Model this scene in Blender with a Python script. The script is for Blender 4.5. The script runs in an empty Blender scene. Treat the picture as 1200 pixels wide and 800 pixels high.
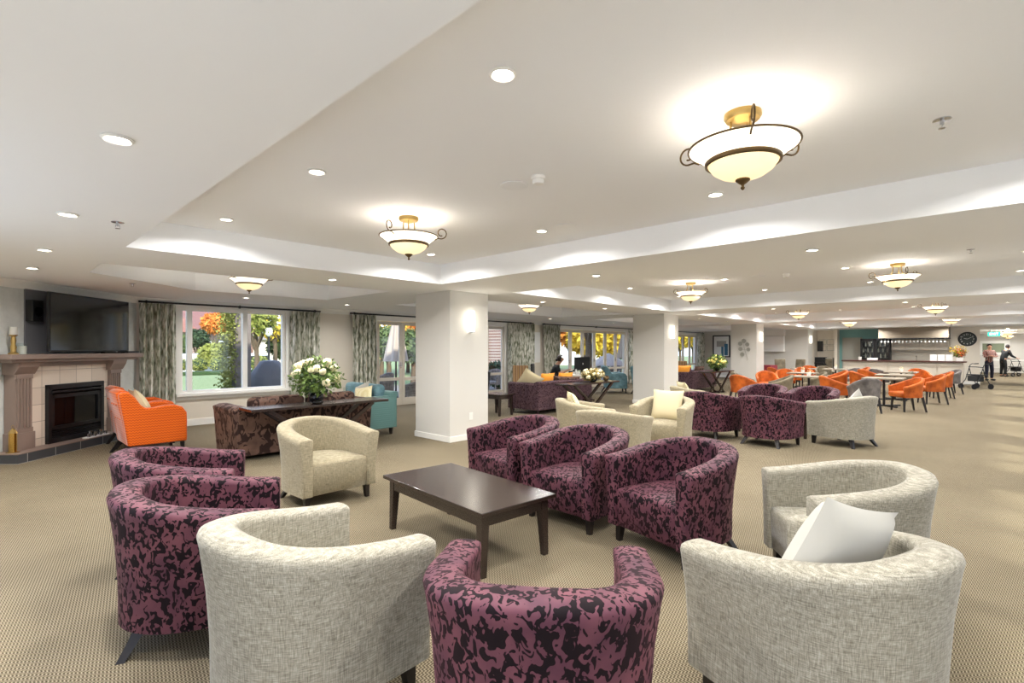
import bpy, math, random
from mathutils import Vector, Matrix
random.seed(7)
C = bpy.context.scene.collection
SC = bpy.context.scene
PI = math.pi
# ------------------------------------------------------------------ camera
YAW = math.radians(43.4)
cam = bpy.data.cameras.new('camera'); camo = bpy.data.objects.new('camera', cam); C.objects.link(camo)
camo.location = (0, 0, 1.48); camo.rotation_euler = (PI/2, 0, YAW - PI/2)
cam.sensor_width = 36; cam.lens = 591/1200*36; cam.shift_y = 8.8/1200; cam.clip_start = .05; cam.clip_end = 400
SC.camera = camo
SC.view_settings.view_transform = 'Standard'; SC.view_settings.look = 'None'
SC.view_settings.gamma = 1; SC.view_settings.use_curve_mapping = False
SC.view_settings.exposure = 1.16
# ------------------------------------------------------------------ light levels
P_DOWN, P_BOWL, P_SCONCE, SUN, SKY = 13.5, 30.0, .9, 3.4, 1.45
w = bpy.data.worlds.new('sky'); SC.world = w; w.use_nodes = True
nt = w.node_tree; bg = nt.nodes['Background']
tc = nt.nodes.new('ShaderNodeTexCoord'); sx = nt.nodes.new('ShaderNodeSeparateXYZ'); rp = nt.nodes.new('ShaderNodeValToRGB'); cn = nt.nodes.new('ShaderNodeTexNoise')
nt.links.new(tc.outputs['Generated'], sx.inputs[0]); nt.links.new(sx.outputs[2], rp.inputs[0])
for q_, (p_, c_) in zip(rp.color_ramp.elements, ((.0, (.60, .66, .80, 1)), (.55, (.26, .40, .80, 1)))): q_.position = p_; q_.color = c_
cn.inputs['Scale'].default_value = 3; nt.links.new(tc.outputs['Generated'], cn.inputs[0])
cr = nt.nodes.new('ShaderNodeValToRGB'); cr.color_ramp.elements[0].position = .5; cr.color_ramp.elements[1].position = .7; nt.links.new(cn.outputs['Fac'], cr.inputs[0])
mx = nt.nodes.new('ShaderNodeMix'); mx.data_type = 'RGBA'; nt.links.new(cr.outputs[0], mx.inputs[0]); nt.links.new(rp.outputs[0], mx.inputs[6]); mx.inputs[7].default_value = (.9, .9, .92, 1)
nt.links.new(mx.outputs[2], bg.inputs[0]); bg.inputs[1].default_value = SKY
sl = bpy.data.lights.new('sun', 'SUN'); sl.energy = SUN; sl.angle = math.radians(3); sl.color = (1, .94, .84)
so = bpy.data.objects.new('sun', sl); C.objects.link(so)
so.rotation_euler = Vector((.30, .75, -.50)).to_track_quat('-Z', 'Y').to_euler()
# ------------------------------------------------------------------ materials
def srgb(*c):
    return tuple(((v/255)/12.92 if v/255 <= .04045 else ((v/255+.055)/1.055)**2.4) for v in c)
def mat(name, col, rough=.6, metal=0., spec=.5, sheen=0., emis=None, es=0., alpha=None):
    m = bpy.data.materials.new(name); m.use_nodes = True
    b = m.node_tree.nodes['Principled BSDF']
    b.inputs['Base Color'].default_value = (*srgb(*col), 1); b.inputs['Roughness'].default_value = rough
    b.inputs['Metallic'].default_value = metal; b.inputs['Specular IOR Level'].default_value = spec
    if sheen: b.inputs['Sheen Weight'].default_value = sheen; b.inputs['Sheen Roughness'].default_value = .4
    if emis: b.inputs['Emission Color'].default_value = (*srgb(*emis), 1); b.inputs['Emission Strength'].default_value = es
    return m
class N:
    def __init__(s, m): s.t = m.node_tree; s.b = s.t.nodes['Principled BSDF']
    def n(s, k, **kw):
        x = s.t.nodes.new(k)
        for a, v in kw.items():
            if a.startswith('i_'): x.inputs[a[2:].replace('_', ' ')].default_value = v
            else: setattr(x, a, v)
        return x
    def l(s, a, b): s.t.links.new(a, b)
    def coord(s, scale=(1, 1, 1), rot=(0, 0, 0), out='Object'):
        c = s.n('ShaderNodeTexCoord'); m = s.n('ShaderNodeMapping')
        m.inputs['Scale'].default_value = scale; m.inputs['Rotation'].default_value = rot
        s.l(c.outputs[out], m.inputs[0]); return m.outputs[0]
    def noise(s, co, scale, detail=2, rough=.5, dist=0.):
        x = s.n('ShaderNodeTexNoise'); x.inputs['Scale'].default_value = scale; x.inputs['Detail'].default_value = detail
        x.inputs['Roughness'].default_value = rough; x.inputs['Distortion'].default_value = dist
        s.l(co, x.inputs['Vector']); return x.outputs['Fac']
    def ramp(s, f, stops, mode='LINEAR'):
        r = s.n('ShaderNodeValToRGB'); r.color_ramp.interpolation = mode
        e = r.color_ramp.elements
        while len(e) < len(stops): e.new(.5)
        for q, (p, c) in zip(e, stops): q.position = p; q.color = (*srgb(*c), 1)
        s.l(f, r.inputs[0]); return r.outputs[0]
    def math(s, op, a, b):
        x = s.n('ShaderNodeMath', operation=op)
        for i, v in enumerate((a, b)):
            if isinstance(v, (int, float)): x.inputs[i].default_value = v
            else: s.l(v, x.inputs[i])
        return x.outputs[0]
    def mix(s, f, a, b, mode='MIX'):
        x = s.n('ShaderNodeMix', data_type='RGBA', blend_type=mode)
        if isinstance(f, (int, float)): x.inputs[0].default_value = f
        else: s.l(f, x.inputs[0])
        for i, v in ((6, a), (7, b)):
            if isinstance(v, tuple): x.inputs[i].default_value = (*v, 1)
            else: s.l(v, x.inputs[i])
        return x.outputs[2]
    def base(s, c): s.l(c, s.b.inputs['Base Color'])
    def bump(s, h, st=.3, d=.002):
        x = s.n('ShaderNodeBump'); x.inputs['Strength'].default_value = st; x.inputs['Distance'].default_value = d
        s.l(h, x.inputs['Height']); s.l(x.outputs[0], s.b.inputs['Normal'])
def devore(name, ca, cb, dark, scale=20, thr=.50):
    m = mat(name, ca, .42, sheen=.35, spec=.2); k = N(m)
    m.node_tree.nodes['Principled BSDF'].inputs['Sheen Tint'].default_value = (*srgb(*cb), 1)
    co = k.coord((1, 1, .72)); f = k.noise(co, scale, 1.5, .5, 1.1)
    g = k.noise(k.coord((1, 1, 1)), 7, 3)
    light = k.ramp(g, [(.3, ca), (.7, cb)])
    msk = k.n('ShaderNodeMapRange'); msk.inputs['From Min'].default_value = thr; msk.inputs['From Max'].default_value = thr+.02
    k.l(f, msk.inputs['Value'])
    k.base(k.mix(msk.outputs[0], light, srgb(*dark)))
    rr = k.n('ShaderNodeMapRange'); rr.inputs['To Min'].default_value = .38; rr.inputs['To Max'].default_value = .8
    rr.inputs['To Min'].default_value = .55; k.l(msk.outputs[0], rr.inputs['Value']); k.l(rr.outputs[0], k.b.inputs['Roughness'])
    k.bump(msk.outputs[0], .25, .003); return m
M = {}
M['purple'] = devore('purple_devore_velvet', (76, 44, 57), (108, 65, 74), (18, 8, 13), 33, .505)
M['brownv'] = devore('brown_crushed_velvet', (80, 59, 51), (112, 85, 72), (46, 31, 27), 12, .52)
M['purpsofa'] = devore('purple_brown_sofa_fabric', (82, 62, 72), (104, 78, 82), (48, 32, 38), 42, .52)
def weave(name, a, b, c, sc=150, bump=.35):
    m = mat(name, b, .85, spec=.2, sheen=.15); k = N(m)
    v = k.noise(k.coord((1, 1, .07)), sc, 2, .6); h = k.noise(k.coord((.08, .08, 1)), sc*1.1, 2, .6)
    s = k.math('ADD', k.math('MULTIPLY', v, .5), k.math('MULTIPLY', h, .5))
    k.base(k.ramp(s, [(.36, a), (.5, b), (.64, c)])); k.bump(s, bump, .002); return m
M['linen'] = weave('beige_linen', (114, 109, 96), (148, 143, 128), (178, 173, 159), 290, .2)
M['linenwarm'] = weave('warm_beige_linen', (124, 115, 92), (152, 142, 117), (176, 166, 142), 290, .2)
def velvet(name, col, hi, sc=6):
    m = mat(name, col, .6, sheen=.6, spec=.3); k = N(m)
    m.node_tree.nodes['Principled BSDF'].inputs['Sheen Tint'].default_value = (*srgb(*hi), 1)
    f = k.noise(k.coord(), sc, 4, .6); k.base(k.ramp(f, [(.3, tuple(int(v*.82) for v in col)), (.7, hi)])); return m
M['orangev'] = velvet('orange_velvet', (172, 76, 22), (204, 104, 36))
M['greyv'] = velvet('grey_velvet', (92, 86, 84), (122, 116, 112))
M['taupev'] = velvet('taupe_velvet', (104, 95, 78), (134, 124, 102))
M['tealv'] = velvet('teal_velvet', (88, 124, 134), (116, 154, 164))
def chevron(name, a, b):
    m = mat(name, a, .7, sheen=.3, spec=.3); k = N(m)
    wv = k.n('ShaderNodeTexWave', wave_type='BANDS', bands_direction='Z'); wv.inputs['Scale'].default_value = 9
    wv.inputs['Distortion'].default_value = 0
    c = k.n('ShaderNodeTexCoord'); sep = k.n('ShaderNodeSeparateXYZ'); k.l(c.outputs['Object'], sep.inputs[0])
    s = k.math('ADD', sep.outputs[0], sep.outputs[1])
    tri = k.math('PINGPONG', s, .018); z = k.math('ADD', sep.outputs[2], tri)
    cb = k.n('ShaderNodeCombineXYZ'); k.l(z, cb.inputs[2]); k.l(cb.outputs[0], wv.inputs['Vector'])
    k.base(k.ramp(wv.outputs['Fac'], [(.3, a), (.6, b)])); return m
M['orangec'] = chevron('orange_chevron_fabric', (188, 74, 2), (220, 100, 8))
M['tealc'] = chevron('teal_chevron_fabric', (82, 118, 116), (108, 146, 142))
M['black'] = mat('black_metal', (22, 22, 24), .4); M['blackleg'] = mat('black_stained_wood', (22, 16, 15), .4)
M['blackgloss'] = mat('black_gloss', (14, 14, 16), .08)
M['gold'] = mat('antique_gold', (176, 148, 92), .35, 1.); M['bronze'] = mat('aged_bronze', (104, 84, 56), .4, .8)
M['chrome'] = mat('chrome', (200, 200, 205), .15, 1.); M['white'] = mat('white_paint', (236, 234, 228), .5)
M['ceil'] = mat('ceiling_white', (240, 240, 240), .85, spec=.2); M['cream'] = mat('cream_wall_paint', (222, 214, 200), .8, spec=.2)
M['column'] = mat('column_paint', (214, 211, 204), .75, spec=.25); M['joinery'] = mat('greige_joinery', (206, 198, 184), .5)
M['mantel'] = mat('taupe_mantel_paint', (136, 118, 108), .45)
M['teal'] = mat('teal_wall_paint', (130, 178, 176), .7); M['greydoor'] = mat('grey_green_door', (168, 168, 158), .5)
M['cushion'] = mat('cream_cushion_cotton', (204, 191, 156), .85, spec=.2, sheen=.1)
M['cushionw'] = mat('white_cushion_cotton', (184, 181, 172), .85, spec=.2, sheen=.1)
M['orangesilk'] = mat('orange_cushion', (240, 156, 44), .6, sheen=.3); M['brass'] = mat('brass', (206, 170, 96), .25, 1.)
M['glow'] = mat('lit_diffuser', (255, 250, 240), .5, emis=(255, 246, 230), es=9)
M['bowl'] = mat('lit_alabaster_glass', (250, 236, 204), .35, emis=(255, 226, 168), es=.42)
M['bowltop'] = mat('lit_glass_flare', (255, 250, 238), .35, emis=(255, 240, 212), es=.85)
M['sconce'] = mat('lit_frosted_glass', (255, 252, 244), .4, emis=(255, 248, 232), es=2.0)
M['paper'] = mat('white_paper', (240, 240, 238), .8); M['green'] = mat('leaf_green', (92, 116, 48), .6)
M['darkgreen'] = mat('dark_leaf_green', (44, 70, 30), .6); M['bloom'] = mat('cream_bloom', (246, 236, 196), .7)
M['skin'] = mat('skin', (186, 138, 112), .55); M['navy'] = mat('navy_cloth', (30, 34, 58), .85); M['darkcloth'] = mat('dark_cloth', (34, 36, 38), .9)
M['hair'] = mat('dark_hair', (42, 34, 32), .7); M['greyhair'] = mat('grey_hair', (120, 114, 108), .7)
M['rubber'] = mat('black_rubber', (24, 24, 26), .7); M['concrete'] = mat('patio_paving', (138, 132, 124), .9)
M['wicker'] = weave('grey_wicker', (86, 80, 76), (120, 112, 106), (150, 142, 134), 60); M['umb'] = mat('grey_umbrella_canvas', (176, 162, 148), .9)
M['cover'] = mat('grey_barbecue_cover', (96, 94, 94), .6); M['trunk'] = mat('tree_bark', (96, 82, 66), .95)
M['red'] = mat('dark_red_tablecloth', (128, 34, 48), .8); M['silver'] = mat('silver_metal', (170, 168, 158), .4, .7)
M['pink'] = mat('pink_petals', (226, 70, 130), .6); M['foliageflame'] = mat('red_orange_petals', (222, 92, 40), .6)
def wood(name, a, b, rough=.3):
    m = mat(name, a, rough, spec=.8); k = N(m)
    f = k.noise(k.coord((1.2, 14, 14)), 4, 5, .6); k.base(k.ramp(f, [(.3, a), (.75, b)])); return m
M['wenge'] = wood('dark_wenge_wood', (34, 23, 20), (52, 38, 33), .22); M['walnut'] = wood('red_brown_bar_top', (60, 26, 20), (86, 40, 30), .3)
# carpet
m = mat('woven_cord_carpet', (160, 145, 120), .95, spec=.1); k = N(m)
co = k.coord((1, 1, 1), (0, 0, .75)); sep = k.n('ShaderNodeSeparateXYZ'); k.l(co, sep.inputs[0])
zz = k.math('PINGPONG', sep.outputs[1], .013); ln = k.math('DIVIDE', k.math('PINGPONG', k.math('ADD', sep.outputs[0], zz), .0085), .0085)
nz = k.noise(k.coord(), 230, 2); nb = k.noise(k.coord(), .9, 3)
s = k.math('ADD', k.math('MULTIPLY', ln, .5), k.math('MULTIPLY', nz, .5))
s = k.math('ADD', s, k.math('MULTIPLY', k.math('SUBTRACT', nb, .5), .15))
k.base(k.ramp(s, [(.22, (52, 45, 33)), (.5, (112, 101, 81)), (.8, (170, 159, 136))])); k.bump(s, .5, .004); M['carpet'] = m
# wallpaper beside the fireplace
m = mat('pale_grey_wallpaper', (206, 202, 190), .8, spec=.2); k = N(m)
k.base(k.ramp(k.noise(k.coord(), 3.5, 6, .65), [(.35, (190, 192, 188)), (.65, (212, 214, 210))])); M['wallpaper'] = m
# fireplace tile
m = mat('cream_stone_tile', (214, 202, 186), .4); k = N(m)
br = k.n('ShaderNodeTexBrick'); br.offset = 0; br.inputs['Scale'].default_value = 1; br.inputs['Mortar Size'].default_value = .004
br.inputs['Brick Width'].default_value = .29; br.inputs['Row Height'].default_value = .235
br.inputs['Color1'].default_value = (*srgb(222, 208, 192), 1); br.inputs['Color2'].default_value = (*srgb(208, 194, 178), 1); br.inputs['Mortar'].default_value = (*srgb(160, 148, 134), 1)
k.l(k.coord(rot=(PI/2, 0, 0)), br.inputs['Vector']); k.base(br.outputs['Color']); M['tile'] = m
m = mat('charcoal_hearth_tile', (62, 64, 68), .35); k = N(m)
br = k.n('ShaderNodeTexBrick'); br.offset = 0; br.inputs['Scale'].default_value = 1; br.inputs['Mortar Size'].default_value = .005
br.inputs['Brick Width'].default_value = .42; br.inputs['Row Height'].default_value = .6
br.inputs['Color1'].default_value = (*srgb(60, 62, 66), 1); br.inputs['Color2'].default_value = (*srgb(70, 72, 76), 1); br.inputs['Mortar'].default_value = (*srgb(170, 168, 164), 1)
k.l(k.coord(rot=(PI/2, 0, 0)), br.inputs['Vector']); k.base(br.outputs['Color']); M['hearth'] = m
# curtain print
m = mat('leaf_print_curtain', (214, 212, 200), .9, spec=.1); k = N(m)
f = k.noise(k.coord((1, 1, .34)), 17, 2, .5, .5); f2 = k.noise(k.coord((1, 1, .2)), 44, 2)
s = k.math('ADD', k.math('MULTIPLY', f, .7), k.math('MULTIPLY', f2, .3))
k.base(k.ramp(s, [(.38, (118, 122, 102)), (.47, (166, 168, 150)), (.55, (208, 206, 194)), (.66, (228, 226, 218))])); M['curtain'] = m
def striped(name, cols, width, axis=1):
    m = mat(name, cols[0], .8); k = N(m); c = k.n('ShaderNodeTexCoord'); sep = k.n('ShaderNodeSeparateXYZ'); k.l(c.outputs['Object'], sep.inputs[0])
    f = k.math('FRACT', k.math('DIVIDE', sep.outputs[axis], width), 0)
    n_ = len(cols); k.base(k.ramp(f, [(i/n_, q) for i, q in enumerate(cols)], 'CONSTANT')); return m
M['stripe'] = striped('brown_striped_fabric', [(150, 112, 76), (176, 140, 96), (110, 80, 56), (190, 160, 120)], .09)
M['shirt'] = striped('striped_shirt_cloth', [(206, 180, 168), (70, 40, 46), (190, 120, 110), (60, 44, 60)], .06, 1)
m = mat('cream_lattice_cushion', (238, 226, 186), .85); k = N(m)
ck = k.n('ShaderNodeTexChecker'); ck.inputs['Scale'].default_value = 60; ck.inputs[1].default_value = (*srgb(240, 232, 200), 1); ck.inputs[2].default_value = (*srgb(214, 196, 140), 1)
k.l(k.coord(rot=(.78, .78, 0)), ck.inputs[0]); k.base(ck.outputs[0]); M['lattice'] = m
# brick, roof tile, lawn, glass
m = mat('red_brick', (132, 92, 82), .9); k = N(m); br = k.n('ShaderNodeTexBrick'); br.inputs['Scale'].default_value = 3
br.inputs['Color1'].default_value = (*srgb(140, 98, 86), 1); br.inputs['Color2'].default_value = (*srgb(120, 84, 76), 1); br.inputs['Mortar'].default_value = (*srgb(170, 155, 145), 1)
k.l(k.coord(rot=(PI/2, 0, 0)), br.inputs['Vector']); k.base(br.outputs['Color']); M['brick'] = m
M['roof'] = mat('terracotta_roof', (140, 96, 84), .9); M['stone'] = mat('grey_brown_render', (120, 110, 102), .9)
m = mat('lawn_grass', (140, 158, 96), .95); k = N(m); k.base(k.ramp(k.noise(k.coord(), 8, 4), [(.3, (112, 130, 76)), (.7, (146, 158, 108))])); M['lawn'] = m
def leafmat(name, cols):
    m = mat(name, cols[0], .8, spec=.2); k = N(m); k.base(k.ramp(k.noise(k.coord(), 3.2, 4, .7), [(.3+.4*i/(len(cols)-1), c) for i, c in enumerate(cols)]))
    return m
M['leafyellow'] = leafmat('yellow_leaves', [(176, 146, 40), (214, 184, 60), (232, 208, 100)])
M['leaforange'] = leafmat('orange_leaves', [(168, 84, 40), (214, 130, 60), (236, 176, 90)])
M['leafred'] = leafmat('red_brown_leaves', [(120, 64, 52), (160, 92, 74), (190, 124, 96)])
M['leafgreen'] = leafmat('green_leaves', [(54, 70, 42), (84, 100, 60), (116, 130, 84)])
M['leafdark'] = leafmat('dark_green_leaves', [(36, 50, 36), (54, 72, 50), (78, 94, 64)])
M['leaflime'] = leafmat('lime_green_leaves', [(98, 108, 50), (138, 144, 72), (172, 174, 100)])
def glassmat(name, refl=.10):
    m = bpy.data.materials.new(name); m.use_nodes = True; t = m.node_tree; t.nodes.clear()
    o = t.nodes.new('ShaderNodeOutputMaterial'); a = t.nodes.new('ShaderNodeBsdfTransparent'); g = t.nodes.new('ShaderNodeBsdfGlossy')
    g.inputs['Roughness'].default_value = .02; a.inputs[0].default_value = (.96, .98, .97, 1)
    x = t.nodes.new('ShaderNodeMixShader'); f = t.nodes.new('ShaderNodeLayerWeight'); f.inputs[0].default_value = .5
    pw = t.nodes.new('ShaderNodeMath'); pw.operation = 'POWER'; pw.inputs[1].default_value = 5; t.links.new(f.outputs['Facing'], pw.inputs[0])
    ml = t.nodes.new('ShaderNodeMath'); ml.operation = 'MULTIPLY_ADD'; ml.inputs[1].default_value = .35; ml.inputs[2].default_value = .025; t.links.new(pw.outputs[0], ml.inputs[0])
    t.links.new(ml.outputs[0], x.inputs[0]); t.links.new(a.outputs[0], x.inputs[1]); t.links.new(g.outputs[0], x.inputs[2]); t.links.new(x.outputs[0], o.inputs[0]); return m
M['glass'] = glassmat('window_glass')
M['fridgeglass'] = mat('dark_cooler_glass', (30, 36, 40), .05)
M['tv'] = mat('tv_screen', (20, 20, 22), .09, spec=.8)
M['exit'] = mat('lit_exit_green', (20, 150, 120), .5, emis=(60, 190, 160), es=1.2)
# ------------------------------------------------------------------ mesh helpers
class MB:
    def __init__(s): s.v = []; s.f = []
    def add(s, vs, fs, mt=None):
        o = len(s.v); s.v += [tuple(mt @ Vector(p)) if mt else tuple(p) for p in vs]; s.f += [tuple(i+o for i in f) for f in fs]; return s
    def box(s, c, d, rz=0., mt=None):
        x, y, z = (q/2 for q in d); vs = []
        ca, sa = math.cos(rz), math.sin(rz)
        for k in (-z, z):
            for i, j in ((-x, -y), (x, -y), (x, y), (-x, y)): vs.append((c[0]+i*ca-j*sa, c[1]+i*sa+j*ca, c[2]+k))
        return s.add(vs, [(3, 2, 1, 0), (4, 5, 6, 7), (0, 1, 5, 4), (1, 2, 6, 5), (2, 3, 7, 6), (3, 0, 4, 7)], mt)
    def b2(s, a, b): return s.box([(p+q)/2 for p, q in zip(a, b)], [abs(q-p) for p, q in zip(a, b)])
    def loft(s, rings, cap=True, closed=True):
        n = len(rings[0]); o = len(s.v)
        for r in rings: s.v += [tuple(p) for p in r]
        for i in range(len(rings)-1):
            for j in range(n if closed else n-1):
                a, b = o+i*n+j, o+i*n+(j+1) % n; s.f.append((a, b, b+n, a+n))
        if cap: s.f.append(tuple(o+j for j in reversed(range(n)))); s.f.append(tuple(o+(len(rings)-1)*n+j for j in range(n)))
        return s
    def lathe(s, prof, c=(0, 0, 0), n=20, ex=1., ey=1.):
        return s.loft([[(c[0]+r*ex*math.cos(2*PI*j/n), c[1]+r*ey*math.sin(2*PI*j/n), c[2]+z) for j in range(n)] for r, z in prof])
    def tube(s, pts, r, n=8, r2=None):
        pts = [Vector(p) for p in pts]; rings = []; L = len(pts)
        up = Vector((0, 0, 1)); d0 = (pts[1]-pts[0]).normalized()
        a = d0.cross(up) if abs(d0.z) < .9 else d0.cross(Vector((1, 0, 0)))
        a.normalize()
        for i, p in enumerate(pts):
            d = (pts[min(i+1, L-1)]-pts[max(i-1, 0)]).normalized(); a = (a-d*a.dot(d)).normalized(); b = d.cross(a)
            rr = r if r2 is None else r+(r2-r)*i/(L-1)
            rings.append([p+a*(rr*math.cos(2*PI*j/n))+b*(rr*math.sin(2*PI*j/n)) for j in range(n)])
        return s.loft(rings)
    def bar(s, p, q, wx, wy, wx2=None, wy2=None):
        p, q = Vector(p), Vector(q); wx2 = wx if wx2 is None else wx2; wy2 = wy if wy2 is None else wy2
        d = (q-p).normalized(); a = Vector((1, 0, 0)); a = (a-d*a.dot(d))
        if a.length < .2: a = Vector((0, 1, 0)); a = a-d*a.dot(d)
        a.normalize(); b = d.cross(a)
        return s.loft([[p+a*sx*wx/2+b*sy*wy/2 for sx, sy in ((-1, -1), (1, -1), (1, 1), (-1, 1))], [q+a*sx*wx2/2+b*sy*wy2/2 for sx, sy in ((-1, -1), (1, -1), (1, 1), (-1, 1))]])
    def prism(s, poly, a, b, plane='xz'):
        # poly in plane, extruded along the third axis from a to b
        f = {'xz': lambda p, t: (p[0], t, p[1]), 'yz': lambda p, t: (t, p[0], p[1]), 'xy': lambda p, t: (p[0], p[1], t)}[plane]
        return s.loft([[f(p, a) for p in poly], [f(p, b) for p in poly]])
    def ball(s, c, r, n=10, m=7, sq=(1, 1, 1)):
        return s.loft([[(c[0]+r*sq[0]*math.sin(PI*i/m)*math.cos(2*PI*j/n), c[1]+r*sq[1]*math.sin(PI*i/m)*math.sin(2*PI*j/n), c[2]-r*sq[2]*math.cos(PI*i/m)) for j in range(n)] for i in [.12]+list(range(1, m))+[m-.12]])
def obj(name, mb, m, parent=None, loc=(0, 0, 0), rz=0., smooth=0, bevel=0., sub=0):
    me = bpy.data.meshes.new(name); me.from_pydata(mb.v, [], mb.f); me.update()
    import bmesh
    bm = bmesh.new(); bm.from_mesh(me); bmesh.ops.recalc_face_normals(bm, faces=bm.faces); bm.to_mesh(me); bm.free()
    me.materials.append(M[m] if isinstance(m, str) else m)
    if smooth:
        me.shade_smooth(); me.set_sharp_from_angle(angle=math.radians(smooth))
    o = bpy.data.objects.new(name, me); C.objects.link(o); o.location = loc; o.rotation_euler = (0, 0, rz)
    if parent: o.parent = parent
    if bevel:
        b = o.modifiers.new('bevel', 'BEVEL'); b.width = bevel; b.segments = 3 if bevel > .01 else 2; b.limit_method = 'ANGLE'; b.angle_limit = math.radians(40)
        if bevel > .01: me.shade_smooth(); me.set_sharp_from_angle(angle=math.radians(89))
    if sub:
        b = o.modifiers.new('sub', 'SUBSURF'); b.levels = sub; b.render_levels = sub
    return o
def thing(name, label, cat, loc=(0, 0, 0), rz=0., group=None):
    o = bpy.data.objects.new(name, None); C.objects.link(o); o.location = loc; o.rotation_euler = (0, 0, rz); o.empty_display_size = .1
    o['label'] = label; o['category'] = cat
    if group: o['group'] = group
    return o
def tag(o, label, cat, group=None, kind=None):
    o['label'] = label; o['category'] = cat
    if group: o['group'] = group
    if kind: o['kind'] = kind
    return o
def struct(name, mb, m, **kw):
    o = obj(name, mb, m, **kw); o['kind'] = 'structure'; return o
KIDS = {}
def kids(o): return [c for c in bpy.data.objects if c.parent is o]
def dup(root, loc, rz, label, group=None, swap=None, scale=None):
    def cp(o, par):
        c = o.copy(); C.objects.link(c)
        if par: c.parent = par
        if swap and o.type == 'MESH' and o.data.materials and o.data.materials[0].name in swap:
            c.data = meshswap(o.data, swap[o.data.materials[0].name])
        for ch in kids(o): 
            if ch is not c: cp(ch, c)
        return c
    r = cp(root, None); r.location = loc; r.rotation_euler = (0, 0, rz); r['label'] = label
    if scale: r.scale = scale
    if group: r['group'] = group
    elif 'group' in r: del r['group']
    return r
SW = {}
def meshswap(me, m):
    k = (me.name, m)
    if k not in SW:
        x = me.copy(); x.materials.clear(); x.materials.append(M[m]); SW[k] = x
    return SW[k]
D2R = math.radians
def textmesh(name, cu, m):
    tmp = bpy.data.objects.new('tmp', cu); C.objects.link(tmp); dg = bpy.context.evaluated_depsgraph_get(); dg.update()
    me = bpy.data.meshes.new_from_object(tmp.evaluated_get(dg)); bpy.data.objects.remove(tmp); me.name = name
    me.materials.clear(); me.materials.append(M[m]); o = bpy.data.objects.new(name, me); C.objects.link(o); return o
# ------------------------------------------------------------------ room shell
ZS, ZT, YW, XE, YR, XL = 2.41, 2.69, 11.19, 28.6, -3.2, -1.0
XP = 26.8
TR = [(.92, 4.56), (6.05, 11.79), (13.28, 19.02), (20.5, 26.25)]
fl = MB().add([(XL-.3, YR-.2, 0), (46, YR-.2, 0), (46, YW+.12, 0), (XL-.3, YW+.12, 0)], [(0, 1, 2, 3)])
struct('floor', fl, 'carpet')
cb = MB()
def trap(poly, mb):   # recess: vertical sides and lid over a hole outlined by poly
    n = len(poly); vs = [(x, y, ZS) for x, y in poly]+[(x, y, ZT) for x, y in poly]
    mb.add(vs, [(i, (i+1) % n, (i+1) % n+n, i+n) for i in range(n)]+[tuple(range(n, 2*n))])
def quad(a, b, c, d, mb, z=ZS): mb.add([(a, c, z), (b, c, z), (b, d, z), (a, d, z)], [(0, 1, 2, 3)])
YB = [(-1.9, 5.72), (7.0, 9.12)]
edges = [XL-.3]+[v for t in TR for v in t]+[46]
for i in range(0, len(edges)-1, 2): quad(edges[i], edges[i+1], YR-.2, YW+.2, cb)
for a, b in TR:
    quad(a, b, YR-.2, YB[0][0], cb); quad(a, b, YB[0][1], YB[1][0], cb); quad(a, b, YB[1][1], YW+.2, cb)
    trap([(a, YB[0][0]), (b, YB[0][0]), (b, YB[0][1]), (a, YB[0][1])], cb)
    if a > 1: trap([(a, 7.0), (b, 7.0), (b, 9.12), (a, 9.12)], cb)
    else:
        trap([(a, 7.0), (b, 7.0), (b, 9.12), (2.35, 9.12), (a, 7.92)], cb)
        cb.add([(a, 7.92, ZS), (2.35, 9.12, ZS), (a, 9.12, ZS)], [(0, 1, 2)])
struct('ceiling', cb, 'ceil')
struct('roof', MB().b2((XL-.5, YR-.4, 2.8), (46.2, YW+.5, 2.95)), 'white')
def wallx(name, x0, x1, y, th, openings, m='cream', z1=ZS+.3, side=1):
    """wall along X at y, thickness th outwards, openings (a,b,z0,z1)"""
    mb = MB(); ya, yb = sorted((y, y+th)); cur = x0
    for a, b, za, zb in sorted(openings):
        if a > cur: mb.b2((cur, ya, 0), (a, yb, z1))
        if za > 0: mb.b2((a, ya, 0), (b, yb, za))
        mb.b2((a, ya, zb), (b, yb, z1)); cur = b
    if cur < x1: mb.b2((cur, ya, 0), (x1, yb, z1))
    return struct(name, mb, m)
OPEN = [(2.62, 4.62, .62, 2.28), (6.86, 11.54, 0, 2.24), (14.2, 18.94, 0, 2.24), (21.4, 26.05, 0, 2.24)]
wallx('wall_back', 1.94, XP, YW, .22, OPEN)
wallx('wall_right', XL-.3, 46, YR-.22, .22, [(x, x+2.6, .3, 2.25) for x in (0, 3.6, 7.2, 10.8, 14.4, 18, 21.6, 25.0)])
def window(name, x0, x1, z0, z1, y, mull, proud=.0, m='white'):
    r = obj(name, MB().b2((x0, y, z0), (x1, y+.1, z0+.06)).b2((x0, y, z1-.06), (x1, y+.1, z1)).b2((x0, y+.002, z0+.06), (x0+.06, y+.098, z1-.06)).b2((x1-.06, y+.002, z0+.06), (x1, y+.098, z1-.06)), m)
    r['kind'] = 'structure'
    mb = MB()
    for x in mull: mb.b2((x-.045, y+.003, z0+.06), (x+.045, y+.097, z1-.06))
    obj('window_mullion', mb, m, r)
    obj('window_pane', MB().b2((x0+.05, y+.045, z0+.05), (x1-.05, y+.051, z1-.05)), 'glass', r)
    return r
w1 = window('window_1', 2.62, 4.62, .62, 2.28, YW+.02, [2.80, 3.80])
obj('window_sill', MB().b2((2.56, YW-.09, .57), (4.70, YW+.1, .63)), 'white', w1, bevel=.008)
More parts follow.
